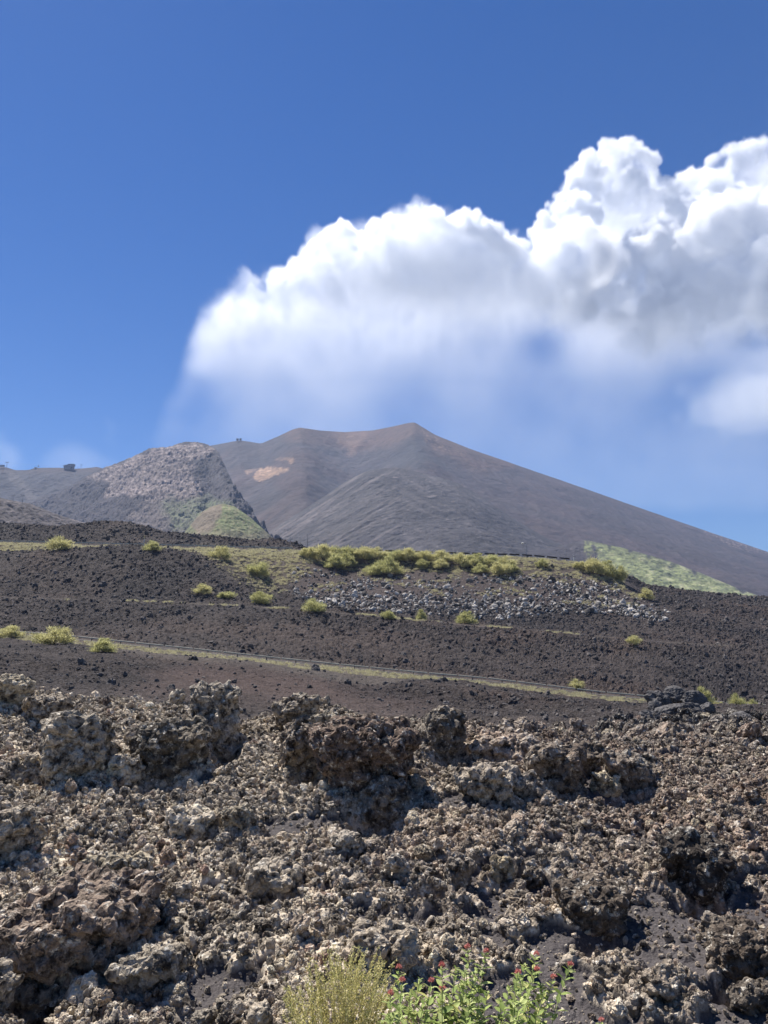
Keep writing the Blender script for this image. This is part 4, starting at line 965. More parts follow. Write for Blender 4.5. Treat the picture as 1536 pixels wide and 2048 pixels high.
# dry grass along the verges
TUFT = []
for i in range(4):
    r2 = np.random.default_rng(40 + i); n = 46; P = np.concatenate([r2.normal(size=(n, 2)) * 0.18, np.zeros((n, 1))], 1); Dr = np.concatenate([r2.normal(size=(n, 2)) * .4, np.ones((n, 1))], 1); Dr /= np.linalg.norm(Dr, axis=1, keepdims=True)
    V, Fc = blades(P, Dr, r2.uniform(.15, .5, n), r2.uniform(.02, .045, n), r2); me = new_mesh('tuft', V, Fc); me.materials.append(M_grass); TUFT.append(me)
def tufts(n, ua, ub, d0, d1, keep):
    u = r.uniform(ua, ub, n); d = r.uniform(d0, d1, n); z = mid_z(u * d, d); X_, Y_ = pix(u, z / d); k = keep(X_, Y_, u * d, d)
    return np.stack([u * d, d, z], 1)[k]
T = [tufts(2400, -.6, .6, 105.0, 111.2, lambda X, Y, x, d: (fbm(x / 3, d / 1.5, 0 * x, 3, 130) > -0.35) & (X < 1560) & (r.uniform(0, 1, len(X)) < np.interp(d, [103.5, 108, 111], [.25, .9, 1.]))),
     tufts(7000, -.6, .30, 214, 230, lambda X, Y, x, d: (fbm(x / 5, d / 3, 0 * x, 3, 131) > -0.15)),
     tufts(3500, -.30, -.05, 178, 224, lambda X, Y, x, d: poly_sd(X, Y, [(390, 1098), (640, 1112), (580, 1150), (545, 1180), (520, 1172), (440, 1128)]) < 8 * r.normal(size=len(X))),
     tufts(1500, -.6, .3, 157.5, 160.5, lambda X, Y, x, d: fbm(x / 5, d / 9, 0 * x, 3, 122) > 0.35),
     tufts(2600, -.15, .33, 195, 216, lambda X, Y, x, d: fbm(x / 6, d / 6, 0 * x, 3, 133) > 0.2)]
T = np.concatenate(T); sc_ = r.uniform(.5, 1.25, (len(T), 1)) * np.interp(T[:, 1], [100, 230], [0.9, 1.5])[:, None] * (1, 1, .9)
scatter('grass', T, np.stack([0 * T[:, 0], 0 * T[:, 0], r.uniform(0, 6.28, len(T))], 1), sc_, r.integers(0, 4, len(T)), TUFT, 'dry yellow grass along the road verges')

# ------------------------------------------------------------------ guardrails, poles
M_rail = plain('weathered_rail', (0.45, 0.43, 0.36), 0.7); M_post = plain('post', (0.10, 0.09, 0.085), 0.8); M_darkrail = plain('dark_timber', (0.055, 0.045, 0.04), 0.8)
M_white = plain('white_paint', (0.75, 0.74, 0.70), 0.5); M_yellow = plain('yellow_paint', (0.7, 0.5, 0.12), 0.5); M_steel = plain('grey_steel', (0.22, 0.23, 0.25), 0.5, 0.4)
def prism(name, prof, A, B, mat, parent):
    """profile (y, z) swept from A to B"""
    A, B = Vector(A), Vector(B); t = (B - A).normalized(); s = t.cross(Vector((0, 0, 1))).normalized(); n = len(prof)
    V = [tuple(P + s * a + Vector((0, 0, b))) for P in (A, B) for a, b in prof]
    me = bpy.data.meshes.new(name); me.from_pydata(V, [], [tuple(range(n))[::-1], tuple(range(n, 2 * n))] + [(i, (i + 1) % n, n + (i + 1) % n, n + i) for i in range(n)])
    return obj(name, me, mat, parent)
WP = [(0.0, -.09), (.04, -.06), (.0, -.02), (.0, .02), (.04, .06), (0, .09), (-.03, .09), (.01, .06), (-.03, .02), (-.03, -.02), (.01, -.06), (-.03, -.09)]
FLATP = [(-.04, -.16), (.04, -.16), (.04, .16), (-.04, .16)]
def guardrail(label, ua, ub, dist, step, mat, prof, gap, hgt=.72):
    root = bpy.data.objects.new('guardrail', None); COL.objects.link(root); um = (ua + ub) / 2
    root.location = (0, 0, 0); tag(root, label, 'guardrail', 'guardrails of the two hill roads')
    n = int((ub - ua) * dist / step); us = np.linspace(ua, ub, n + 1)
    G = [Vector((u * dist, dist, float(mid_base(u, dist)))) for u in us]
    for i in range(n):
        t = (G[i + 1] - G[i]).normalized() * gap / 2
        prism('beam', prof, G[i] + t + Vector((0, 0, hgt - .16)), G[i + 1] - t + Vector((0, 0, hgt - .16)), mat, root)
        q = G[i] + (G[i + 1] - G[i]) * .5 + Vector((0, .09, 0))
        prism('post', [(-.06, 0), (.06, 0), (.06, .1), (-.06, .1)], q + Vector((0, 0, -.3)), q + Vector((0, 0.001, hgt - .06)), M_post, root) if False else None
        v = [(q.x + a, q.y + b, q.z + c) for a in (-.06, .06) for b in (-.06, .06) for c in (-.3, hgt - .04)]
        me = bpy.data.meshes.new('post'); me.from_pydata(v, [], [(0, 1, 3, 2), (4, 6, 7, 5), (0, 4, 5, 1), (2, 3, 7, 6), (0, 2, 6, 4), (1, 5, 7, 3)]); obj('post', me, M_post, root)
guardrail('long pale guardrail of the lower road between bushes and grass verge', -.56, .56, 112.2, 4.0, M_rail, WP, 0.25, .62)
guardrail('pale broken-looking guardrail of the upper road at the left', -.56, -.115, 231.0, 4.0, M_rail, FLATP, 0.35, .85)
guardrail('dark segmented guardrail on the brow right of the hedge', -.11, .235, 231.0, 3.6, M_darkrail, [(-.06, -.22), (.06, -.22), (.06, .22), (-.06, .22)], 0.7, .95)
def box(name, c, s, mat, parent=None, rz=0):
    v = [(a * s[0] / 2, b * s[1] / 2, g * s[2] / 2) for a in (-1, 1) for b in (-1, 1) for g in (-1, 1)]
    me = bpy.data.meshes.new(name); me.from_pydata(v, [], [(0, 1, 3, 2), (4, 6, 7, 5), (0, 4, 5, 1), (2, 3, 7, 6), (0, 2, 6, 4), (1, 5, 7, 3)])
    o = obj(name, me, mat, parent, c); o.rotation_euler = (0, 0, rz); return o
def rod(name, A, B, r0, r1, mat, parent=None, k=8):
    v, f = [], []; tube(v, f, [A, tuple((np.array(A) + np.array(B)) / 2), B], r0, r1, k); f.append  # closed below
    me = bpy.data.meshes.new(name); n = len(v); me.from_pydata([tuple(q) for q in v], [], [tuple(q) for q in f] + [tuple(range(k))[::-1], tuple(range(n - k, n))])
    return obj(name, me, mat, parent)
def root_at(name, X, Y, d, label, cat, group=None, snap=True):
    p = at(X, Y, d); o = bpy.data.objects.new(name, None); COL.objects.link(o)
    o.location = (p.x, p.y, float(mid_z(p.x, p.y)) if snap and d < 440 else p.z); tag(o, label, cat, group); return o
o = root_at('marker_pole', 288, 1086, 234, 'thin white and yellow marker pole on the upper road', 'pole'); rod('pole', (0, 0, -.3), (0, 0, 2.3), .09, .09, M_white, o); rod('tip', (0, 0, 2.3), (0, 0, 3.2), .10, .10, M_yellow, o)
o = root_at('street_lamp', 1053, 1116, 234, 'tall thin pole with a pale round head on the brow', 'lamp'); rod('pole', (0, 0, -.3), (0, 0, 4.2), .11, .07, M_steel, o); rod('arm', (0, 0, 4.2), (-.7, 0, 4.5), .06, .05, M_steel, o)
v_, f_ = ico(2); me = smooth(new_mesh('lamp_head', v_ * (.45, .35, .22) + (-.95, 0, 4.3), f_)); obj('lamp_head', me, M_white, o)
o = root_at('marker_post', 1148, 1124, 233, 'short white marker post at the right end of the dark guardrail', 'post'); rod('post', (0, 0, -.3), (0, 0, 2.0), .13, .12, M_white, o, 10); rod('band', (0, 0, 1.5), (0, 0, 1.75), .135, .135, M_darkrail, o, 10)
# masts behind the brow
for X_, top, lab in ((615, 1066, 'thin grey mast behind the left end of the hedge'), (580, 1072, 'faint thin mast left of the grey one behind the brow')):
    d = 262; o = root_at('mast', X_, 1100, d, lab, 'mast', 'masts behind the brow'); hgt = float(at(X_, top, d).z - o.location.z)
    rod('pole', (0, 0, -.5), (0, 0, hgt), .10, .06, M_steel, o); rod('crossbar', (-.5, 0, hgt - .5), (.5, 0, hgt - .5), .05, .05, M_steel, o)

# ------------------------------------------------------------------ lift station and pylons on the far ridge
M_glass = plain('dark_glass', (0.05, 0.06, 0.08), 0.2); M_conc = plain('concrete', (0.22, 0.22, 0.23), 0.9); M_roof = plain('metal_roof', (0.16, 0.18, 0.22), 0.5)
s = 2235 / FPX
o = root_at('cable_car_station', 138, 938, 2235, 'grey cable car station with a sloping roof on the far left ridge', 'building')
box('wall', (0, 0, 3.2), (26, 14, 9), M_conc, o); box('hall', (7, 0, 10.2), (14, 13, 5), M_conc, o)
for q in range(5): box('window', (-10 + q * 5, -7.06, 4.5), (3.2, .1, 2.6), M_glass, o)
box('gate', (9, -7.06, 1.0), (6, .12, 4), M_glass, o)
for q in range(2): box('window', (4 + q * 6, -6.56, 10.4), (3.5, .1, 2), M_glass, o)
rf = box('roof', (-7.5, 0, 9.6), (16, 16, .8), M_roof, o); rf.rotation_euler = (0, -.28, 0); box('roof', (7.5, 0, 13.1), (17, 15, .8), M_roof, o)
rod('mast', (-15, 0, 0), (-15, 0, 15), .5, .35, M_steel, o)
def pylon(X, Y, d, h, label):
    o = root_at('lift_pylon', X, Y, d, label, 'pylon', 'lift pylons on the left slopes')
    rod('mast', (0, 0, -2), (0, 0, h), h * .035, h * .025, M_steel, o); box('crossarm', (0, 0, h), (h * .45, h * .06, h * .06), M_steel, o)
    for sx in (-1, 1): box('pulley_train', (sx * h * .2, 0, h + h * .05), (h * .10, h * .22, h * .05), M_roof, o)
    return o
pylon(13, 937, 2235, 18, 'tall lift pylon standing right of the squat one at the far left'); 
o = pylon(4, 937, 2235, 10, 'squat wide lift pylon at the left edge of the ridge'); box('platform', (0, 0, 8), (12, 5, 5), M_roof, o)
pylon(162, 938, 2235, 12, 'small umbrella-shaped lift pylon right of the station'); pylon(155, 938, 2240, 6, 'tiny lift pylon beside the station wall')
pylon(26, 1002, 676, 4.5, 'lift pylon low on the dark slope at the far left'); pylon(45, 1004, 676, 5.5, 'lift pylon right of the low far left one'); pylon(118, 1034, 688, 5, 'lift pylon where the brown slope runs out'); pylon(274, 1000, 1600, 12, 'lift pylon below the pinkish rocks')
a = at(13, 925, 2235); b = at(132, 930, 2235); ps = [tuple(a.lerp(b, t) + Vector((0, 0, -14 * t * (1 - t)))) for t in np.linspace(0, 1, 9)]
v, f = [], []; tube(v, f, ps, .12, .12, 5); me = bpy.data.meshes.new('lift_cable'); me.from_pydata([tuple(q) for q in v], [], [tuple(q) for q in f]); tag(obj('lift_cable', me, M_steel), 'cable slung from the ridge pylon to the station', 'cable')
c = a.lerp(b, .54) + Vector((0, 0, -3.5)); o = bpy.data.objects.new('lift_cabin', None); COL.objects.link(o); o.location = c - Vector((0, 0, 3.2)); tag(o, 'small dark lift cabin hanging in the sky left of the station', 'cabin')
v_, f_ = ico(2); me = smooth(new_mesh('cabin_shell', v_ * (2.6, 1.8, 1.7) + (0, 0, 0), f_)); obj('cabin_shell', me, M_roof, o); box('window', (0, -1.5, .3), (3, .8, .9), M_glass, o); rod('hanger', (0, 0, 1.5), (0, 0, 3.3), .2, .2, M_steel, o)
def hut(X, Y, d, w, h, label, mat, cat='hut'):
    o = root_at('hut', X, Y, d, label, cat); box('wall', (0, 0, h * .4), (w, w * .8, h * .8), mat, o); box('roof', (0, 0, h * .88), (w * 1.15, w * .95, h * .16), M_roof if mat is not M_white else M_white, o); box('door', (w * .15, -w * .41, h * .3), (w * .2, .1, h * .5), M_glass, o); return o
hut(475, 881, 2640, 7, 7, 'left of two tiny dark huts on the rounded brow', M_post); hut(481, 881, 2640, 6, 7.5, 'right of two tiny dark huts on the rounded brow', M_post)
hut(71, 937, 2240, 6, 3.5, 'small white shed shining on the far left ridge', M_white, 'shed'); hut(421, 959, 1860, 3.5, 3, 'tiny white hut in the gully right of the pinkish rocks', M_white)
# ------------------------------------------------------------------ plants at the viewer's feet
def leaf_shapes(P, Dr, Up, Ln, Wd, fold=0.25):
    """pointed leaves of two folded halves"""
    side = np.cross(Dr, Up); side /= np.linalg.norm(side, axis=1, keepdims=True) + 1e-9; up = np.cross(side, Dr)
    L = Ln[:, None]; W = Wd[:, None] / 2
    a = P; b = P + Dr * L * .45 + side * W + up * W * fold; c = P + Dr * L * .5 - up * W * 0.1; d = P + Dr * L * .45 - side * W + up * W * fold; e = P + Dr * L - up * L * .12
    b2 = P + Dr * L * .18 + side * W * .7 + up * W * fold * .6; d2 = P + Dr * L * .18 - side * W * .7 + up * W * fold * .6
    b3 = P + Dr * L * .75 + side * W * .6 + up * W * fold * .4; d3 = P + Dr * L * .75 - side * W * .6 + up * W * fold * .4
    V = np.stack([a, b2, b, b3, e, d3, d, d2, c], 1).reshape(-1, 3); i = np.arange(len(P))[:, None] * 9
    Fc = np.concatenate([np.concatenate([i + 0, i + 1, i + 2, i + 8], 1), np.concatenate([i + 8, i + 2, i + 3, i + 4], 1), np.concatenate([i + 8, i + 4, i + 5, i + 6], 1), np.concatenate([i + 8, i + 6, i + 7, i + 0], 1)], 0)
    return V, Fc
M_leaf = leaf_mat('valerian_leaf', [(0.0, (0.17, 0.235, 0.065)), (0.4, (0.30, 0.37, 0.11)), (0.8, (0.43, 0.48, 0.20)), (1.0, (0.54, 0.50, 0.18))], 0.3)
M_vstem = plain('valerian_stem', (0.36, 0.40, 0.17), 0.6)
M_flower = leaf_mat('valerian_flower', [(0.0, (0.46, 0.12, 0.11)), (0.5, (0.64, 0.24, 0.20)), (1.0, (0.74, 0.42, 0.36))], 0.3)
M_straw = leaf_mat('dry_shrub_leaf', [(0.0, (0.36, 0.38, 0.13)), (0.35, (0.56, 0.52, 0.20)), (0.75, (0.76, 0.66, 0.31)), (1.0, (0.86, 0.78, 0.46))], 0.3)
M_sstem = plain('dry_shrub_stem', (0.42, 0.36, 0.18), 0.8)
def unit(v): return v / (np.linalg.norm(v, axis=-1, keepdims=True) + 1e-9)
r = np.random.default_rng(31)
# dry shrub
D0 = 4.25
base = at(690, 2150, D0); base.z = float(fg_z(base.x, base.y)) - .03
root = bpy.data.objects.new('dry_shrub', None); COL.objects.link(root); root.location = base
tag(root, 'straw-yellow wispy dry shrub at the bottom edge, left of the green plants', 'shrub')
tips = []
for k in range(150):
    X_ = r.uniform(565, 790); top = np.interp(X_, [560, 600, 640, 700, 740, 790], [2000, 1930, 1912, 1898, 1900, 1945])
    Y_ = top + 18 * math.sin(X_ * .13) + abs(r.normal()) * 38 + (r.uniform(0, 50) if k > 90 else 0)
    tips.append((X_, Y_, D0 + r.normal() * .13))
tips += [(644, 1903, 4.25), (718, 1893, 4.2), (735, 1897, 4.2), (758, 1893, 4.3), (790, 1920, 4.2), (830, 1970, 4.2), (842, 1975, 4.25), (808, 1945, 4.1), (570, 1960, 4.3)]
sv, sf = [], []; LP, LD, LL, LW = [], [], [], []
for X_, Y_, d in tips:
    t = np.array(at(X_, Y_, d)) - np.array(base); b = np.array([r.normal() * .06 + t[0] * .25, r.normal() * .06, 0])
    mid = b * .4 + t * .6 + np.array([-0.03 * np.sign(t[0]), 0, .04]); pts_ = []
    lean = np.array([.05 if X_ > 690 else -.01, 0, 0])
    for q in np.linspace(0, 1, 9): pts_.append((1 - q) ** 2 * b + 2 * q * (1 - q) * (mid - lean) + q * q * t)
    tube(sv, sf, pts_, .0022, .0009, 4); pts_ = np.array(pts_)
    n = r.integers(110, 170); q = r.uniform(.25, 1, n) ** .75; i = np.minimum((q * 8).astype(int), 7); f = q * 8 - i
    p = pts_[i] * (1 - f)[:, None] + pts_[i + 1] * f[:, None]; dr = unit(pts_[i + 1] - pts_[i]) * .8 + r.normal(size=(n, 3)) * .55
    LP.append(p + r.normal(size=(n, 3)) * .004); LD.append(unit(dr)); LL.append(r.uniform(.006, .015, n) * np.where(q < .6, 1.3, 1.0)); LW.append(r.uniform(.003, .006, n) * np.where(q < .6, 1.5, 1))
me = new_mesh('stem', np.array(sv), np.array(sf)); obj('stem', me, M_sstem, root)
LP, LD, LL, LW = map(np.concatenate, (LP, LD, LL, LW)); V, Fc = leaf_shapes(LP, LD, r.normal(size=LP.shape), LL, LW); me = new_mesh('foliage', V, Fc); obj('foliage', me, M_straw, root)
# red valerian: tips as (X, Y, flower?)
tipsv = [(935, 1893, 1), (972, 1902, 1), (1073, 1908, 1), (1141, 1928, 1), (1036, 1944, 1), (1074, 1938, 1), (1107, 1953, 1), (863, 1961, 1), (884, 1930, 1), (805, 1960, 1), (781, 1986, 1), (798, 1934, 1), (885, 1975, 1),
         (912, 1937, 0), (930, 1942, 0), (954, 1938, 0), (1050, 1930, 0), (840, 1960, 0), (945, 1962, 0), (920, 1975, 0), (975, 1985, 0), (1020, 1975, 0), (1045, 1965, 0), (1085, 1970, 0), (1090, 1985, 0), (1030, 1998, 0), (1000, 2000, 0),
         (820, 1990, 0), (850, 2000, 0), (880, 1995, 0), (900, 2005, 0), (940, 2000, 0), (965, 2015, 0), (1060, 2005, 0), (1085, 2020, 0), (800, 2015, 0), (830, 2025, 0), (870, 2030, 0), (915, 2030, 0), (1000, 2030, 0), (1035, 2030, 0), (780, 2030, 0), (1078, 2040, 0), (955, 2040, 0), (762, 2045, 0)]
extra = [(r.uniform(770, 1085), r.uniform(2000, 2070), 0) for _ in range(8)]
plants = [('leafy red valerian with small pink heads beside the dry shrub', 700, 870), ('tallest red valerian with two faded pink heads in the middle of the clump', 870, 990), ('red valerian at the right end of the clump with bright red heads on leaning stems', 990, 1160)]
FH = None
def flower_mesh(k):
    rr = np.random.default_rng(60 + k); n = 150; v = unit(rr.normal(size=(n, 3))); v[:, 2] = np.abs(v[:, 2]) * .9 - .25; v = unit(v); P = v * rr.uniform(.004, .013, n)[:, None] * (1.1, 1.1, .8)
    V, Fc = leaf_shapes(P, unit(v + rr.normal(size=(n, 3)) * .4), rr.normal(size=(n, 3)), rr.uniform(.005, .009, n), rr.uniform(.003, .005, n)); me = new_mesh('flower_head', V, Fc); me.materials.append(M_flower); return me
FM = [flower_mesh(k) for k in range(4)]
def valerian(label, tp, bx, d):
    b0 = at(bx, 2150, d); b0.z = float(fg_z(b0.x, b0.y)) - .03
    o = bpy.data.objects.new('red_valerian', None); COL.objects.link(o); o.location = b0; tag(o, label, 'plant', 'red valerian plants at the bottom edge')
    sv, sf = [], []; LP, LD, LL, LW = [], [], [], []
    for X_, Y_, fl in tp:
        dd_ = d + r.normal() * .12; t = np.array(at(X_, Y_, dd_)) - np.array(b0); b = np.array([t[0] * .45 + r.normal() * .03 - .06, r.normal() * .05, 0])
        mid = np.array([b[0] * .7 + t[0] * .3, (b[1] + t[1]) / 2, t[2] * .55]); pts_ = np.array([(1 - q) ** 2 * b + 2 * q * (1 - q) * mid + q * q * t for q in np.linspace(0, 1, 11)])
        tube(sv, sf, pts_, .0035, .0018, 5); L = np.linalg.norm(t - b); ax = unit(pts_[-1] - pts_[-3])
        s = r.uniform(.02, .04) if fl else 0.0; ph = r.uniform(0, 3.1); k = 0
        while s < L * .85:
            q = 1 - s / L; i = min(int(q * 10), 9); f = q * 10 - i; p = pts_[i] * (1 - f) + pts_[i + 1] * f; tx = unit(pts_[i + 1] - pts_[i])
            e1 = unit(np.cross(tx, (.2, 1, .1))); e2 = np.cross(tx, e1); sz = np.interp(s, [0, .03, .08, .2, .5], [.018, .034, .050, .062, .058]) * r.uniform(.8, 1.2)
            for w in range(2 if s > .035 else 3):
                a = ph + w * math.pi * (1 if s > .035 else .667); dr = unit(np.cos(a) * e1 + np.sin(a) * e2 + tx * r.uniform(.3, .8)); LP.append(p); LD.append(dr); LL.append(sz); LW.append(sz * r.uniform(.42, .56))
            ph += 1.57 + r.normal() * .15; s += np.interp(s, [0, .04, .1, .3], [.010, .022, .038, .05]); k += 1
        if fl:
            h = obj('flower_head', FM[r.integers(4)], None, o, tuple(t)); h.rotation_euler = (r.normal() * .2, float(ax[0]) * .6, r.uniform(0, 6)); h.scale = (.9, .9, 1.1)
    me = new_mesh('stem', np.array(sv), np.array(sf)); obj('stem', smooth(me), M_vstem, o)
    LP, LD = np.array(LP), np.array(LD); V, Fc = leaf_shapes(LP, LD, np.tile((0., 0, 1), (len(LP), 1)) + r.normal(size=LP.shape) * .2, np.array(LL), np.array(LW)); me = new_mesh('leaf', V, Fc)
    obj('foliage', me, M_leaf, o)
for k, (lab, a, b) in enumerate(plants):
    valerian(lab, [t for t in tipsv + extra if a <= t[0] < b], (max(a, 790) + min(b, 1080)) / 2 - 25, 4.1 + .1 * k)
valerian('single small red valerian head poking up at the bottom edge on the right', [(1203, 2040, 1), (1190, 2062, 0), (1215, 2070, 0)], 1196, 4.5)
# a few green sprigs low on the stones
# ------------------------------------------------------------------ haze
hz = bpy.data.meshes.new('haze')
x0, x1, y0, y1, z0, z1 = -5200, 5200, -700, 4450, HAZE_BOTTOM, 960
hz.from_pydata([(x, y, z) for x in (x0, x1) for y in (y0, y1) for z in (z0, z1)], [],
               [(0, 1, 3, 2), (4, 6, 7, 5), (0, 4, 5, 1), (2, 3, 7, 6), (0, 2, 6, 4), (1, 5, 7, 3)])
hm = bpy.data.materials.new('haze'); hm.use_nodes = True; hm.node_tree.nodes.clear()
pv = hm.node_tree.nodes.new('ShaderNodeVolumePrincipled'); mo = hm.node_tree.nodes.new('ShaderNodeOutputMaterial')
pv.inputs['Color'].default_value = (0.50, 0.66, 1.0, 1); pv.inputs['Density'].default_value = 0.000085
pv.inputs['Anisotropy'].default_value = 0.0
hm.node_tree.links.new(pv.outputs[0], mo.inputs['Volume'])
tag(obj('haze', hz, hm), 'thin blue mountain haze', kind='stuff')

# ------------------------------------------------------------------ steam cloud
def lattice(nx, ny, nz, cx, cy, cz, seed):
    """smooth random field on a regular grid"""
    r = np.random.default_rng(seed); gx, gy, gz = (int(math.ceil(a / c)) + 3 for a, c in ((nx, cx), (ny, cy), (nz, cz)))
    g = r.uniform(-1, 1, (gx, gy, gz)).astype(F32)
    def w(n, c, m):
        p = np.arange(n) / c; i = np.floor(p).astype(int); f = p - i; f = f * f * f * (f * (f * 6 - 15) + 10)
        W = np.zeros((n, m), F32); W[np.arange(n), i] = 1 - f; W[np.arange(n), i + 1] += f; return W
    g = np.tensordot(w(nx, cx, gx), g, (1, 0)); g = np.tensordot(w(ny, cy, gy), g, (1, 1)); g = np.tensordot(w(nz, cz, gz), g, (1, 2))
    return np.transpose(g, (2, 1, 0))           # -> x, y, z
def volume_object(name, lo, hi, res, density, label, dmax_label=None, mat=None):
    nx, ny, nz = res
    me = bpy.data.meshes.new(name)
    n = nx * ny * nz
    xs = np.linspace(lo[0], hi[0], nx, dtype=F32); ys = np.linspace(lo[1], hi[1], ny, dtype=F32); zs = np.linspace(lo[2], hi[2], nz, dtype=F32)
    me.vertices.add(n)
    co = np.empty((nx, ny, nz, 3), F32); co[..., 0] = xs[:, None, None]; co[..., 1] = ys[None, :, None]; co[..., 2] = zs
    me.vertices.foreach_set('co', co.ravel()); del co
    a = me.attributes.new('dens', 'FLOAT', 'POINT'); a.data.foreach_set('value', np.ascontiguousarray(density, F32).ravel())
    o = obj(name, me); me.materials.append(mat)
    g = bpy.data.node_groups.new(name, 'GeometryNodeTree')
    g.interface.new_socket('Geometry', in_out='INPUT', socket_type='NodeSocketGeometry')
    g.interface.new_socket('Geometry', in_out='OUTPUT', socket_type='NodeSocketGeometry')
    nn, L = g.nodes, g.links
    gi, go = nn.new('NodeGroupInput'), nn.new('NodeGroupOutput')
    vc = nn.new('GeometryNodeVolumeCube')
    vc.inputs['Min'].default_value = lo; vc.inputs['Max'].default_value = hi
    for k, v in zip(('Resolution X', 'Resolution Y', 'Resolution Z'), res): vc.inputs[k].default_value = v
    ps = nn.new('GeometryNodeInputPosition'); sep = nn.new('ShaderNodeSeparateXYZ'); L.new(ps.outputs[0], sep.inputs[0])
    def mth(op, p, q):
        m = nn.new('ShaderNodeMath'); m.operation = op
        for s, v in zip(m.inputs, (p, q)):
            if isinstance(v, (int, float)): s.default_value = v
            else: L.new(v, s)
        return m.outputs[0]
    idx = None
    for k, st in ((0, ny * nz), (1, nz), (2, 1)):
        v = mth('MULTIPLY', mth('SUBTRACT', sep.outputs[k], float(lo[k])), (res[k] - 1) / float(hi[k] - lo[k]))
        v = mth('MINIMUM', mth('MAXIMUM', mth('ROUND', v, 0.0), 0.0), float(res[k] - 1))
        # stay exact beyond the 24 bits of a float: integer maths for the sum
        f2i = nn.new('FunctionNodeFloatToInt'); L.new(v, f2i.inputs[0])
        im = nn.new('FunctionNodeIntegerMath'); im.operation = 'MULTIPLY'; L.new(f2i.outputs[0], im.inputs[0]); im.inputs[1].default_value = st
        if idx is None: idx = im.outputs[0]
        else:
            ia = nn.new('FunctionNodeIntegerMath'); ia.operation = 'ADD'; L.new(idx, ia.inputs[0]); L.new(im.outputs[0], ia.inputs[1]); idx = ia.outputs[0]
    na = nn.new('GeometryNodeInputNamedAttribute'); na.data_type = 'FLOAT'; na.inputs['Name'].default_value = 'dens'
    si = nn.new('GeometryNodeSampleIndex'); si.data_type = 'FLOAT'; si.domain = 'POINT'
    L.new(gi.outputs[0], si.inputs['Geometry']); L.new(na.outputs['Attribute'], si.inputs['Value']); L.new(idx, si.inputs['Index'])
    L.new(si.outputs[0], vc.inputs['Density'])
    smn = nn.new('GeometryNodeSetMaterial'); smn.inputs['Material'].default_value = mat
    L.new(vc.outputs[0], smn.inputs[0]); L.new(smn.outputs[0], go.inputs[0])
    md = o.modifiers.new('density', 'NODES'); md.node_group = g
    return tag(o, label, kind='stuff')
cm = bpy.data.materials.new('steam'); cm.use_nodes = True; cm.node_tree.nodes.clear()
pv = cm.node_tree.nodes.new('ShaderNodeVolumePrincipled'); mo = cm.node_tree.nodes.new('ShaderNodeOutputMaterial')
pv.inputs['Color'].default_value = (0.925, 0.94, 0.965, 1); pv.inputs['Density'].default_value = 0.01     # the grid holds a hundred times the density
pv.inputs['Anisotropy'].default_value = 0.35
cm.node_tree.links.new(pv.outputs[0], mo.inputs['Volume'])

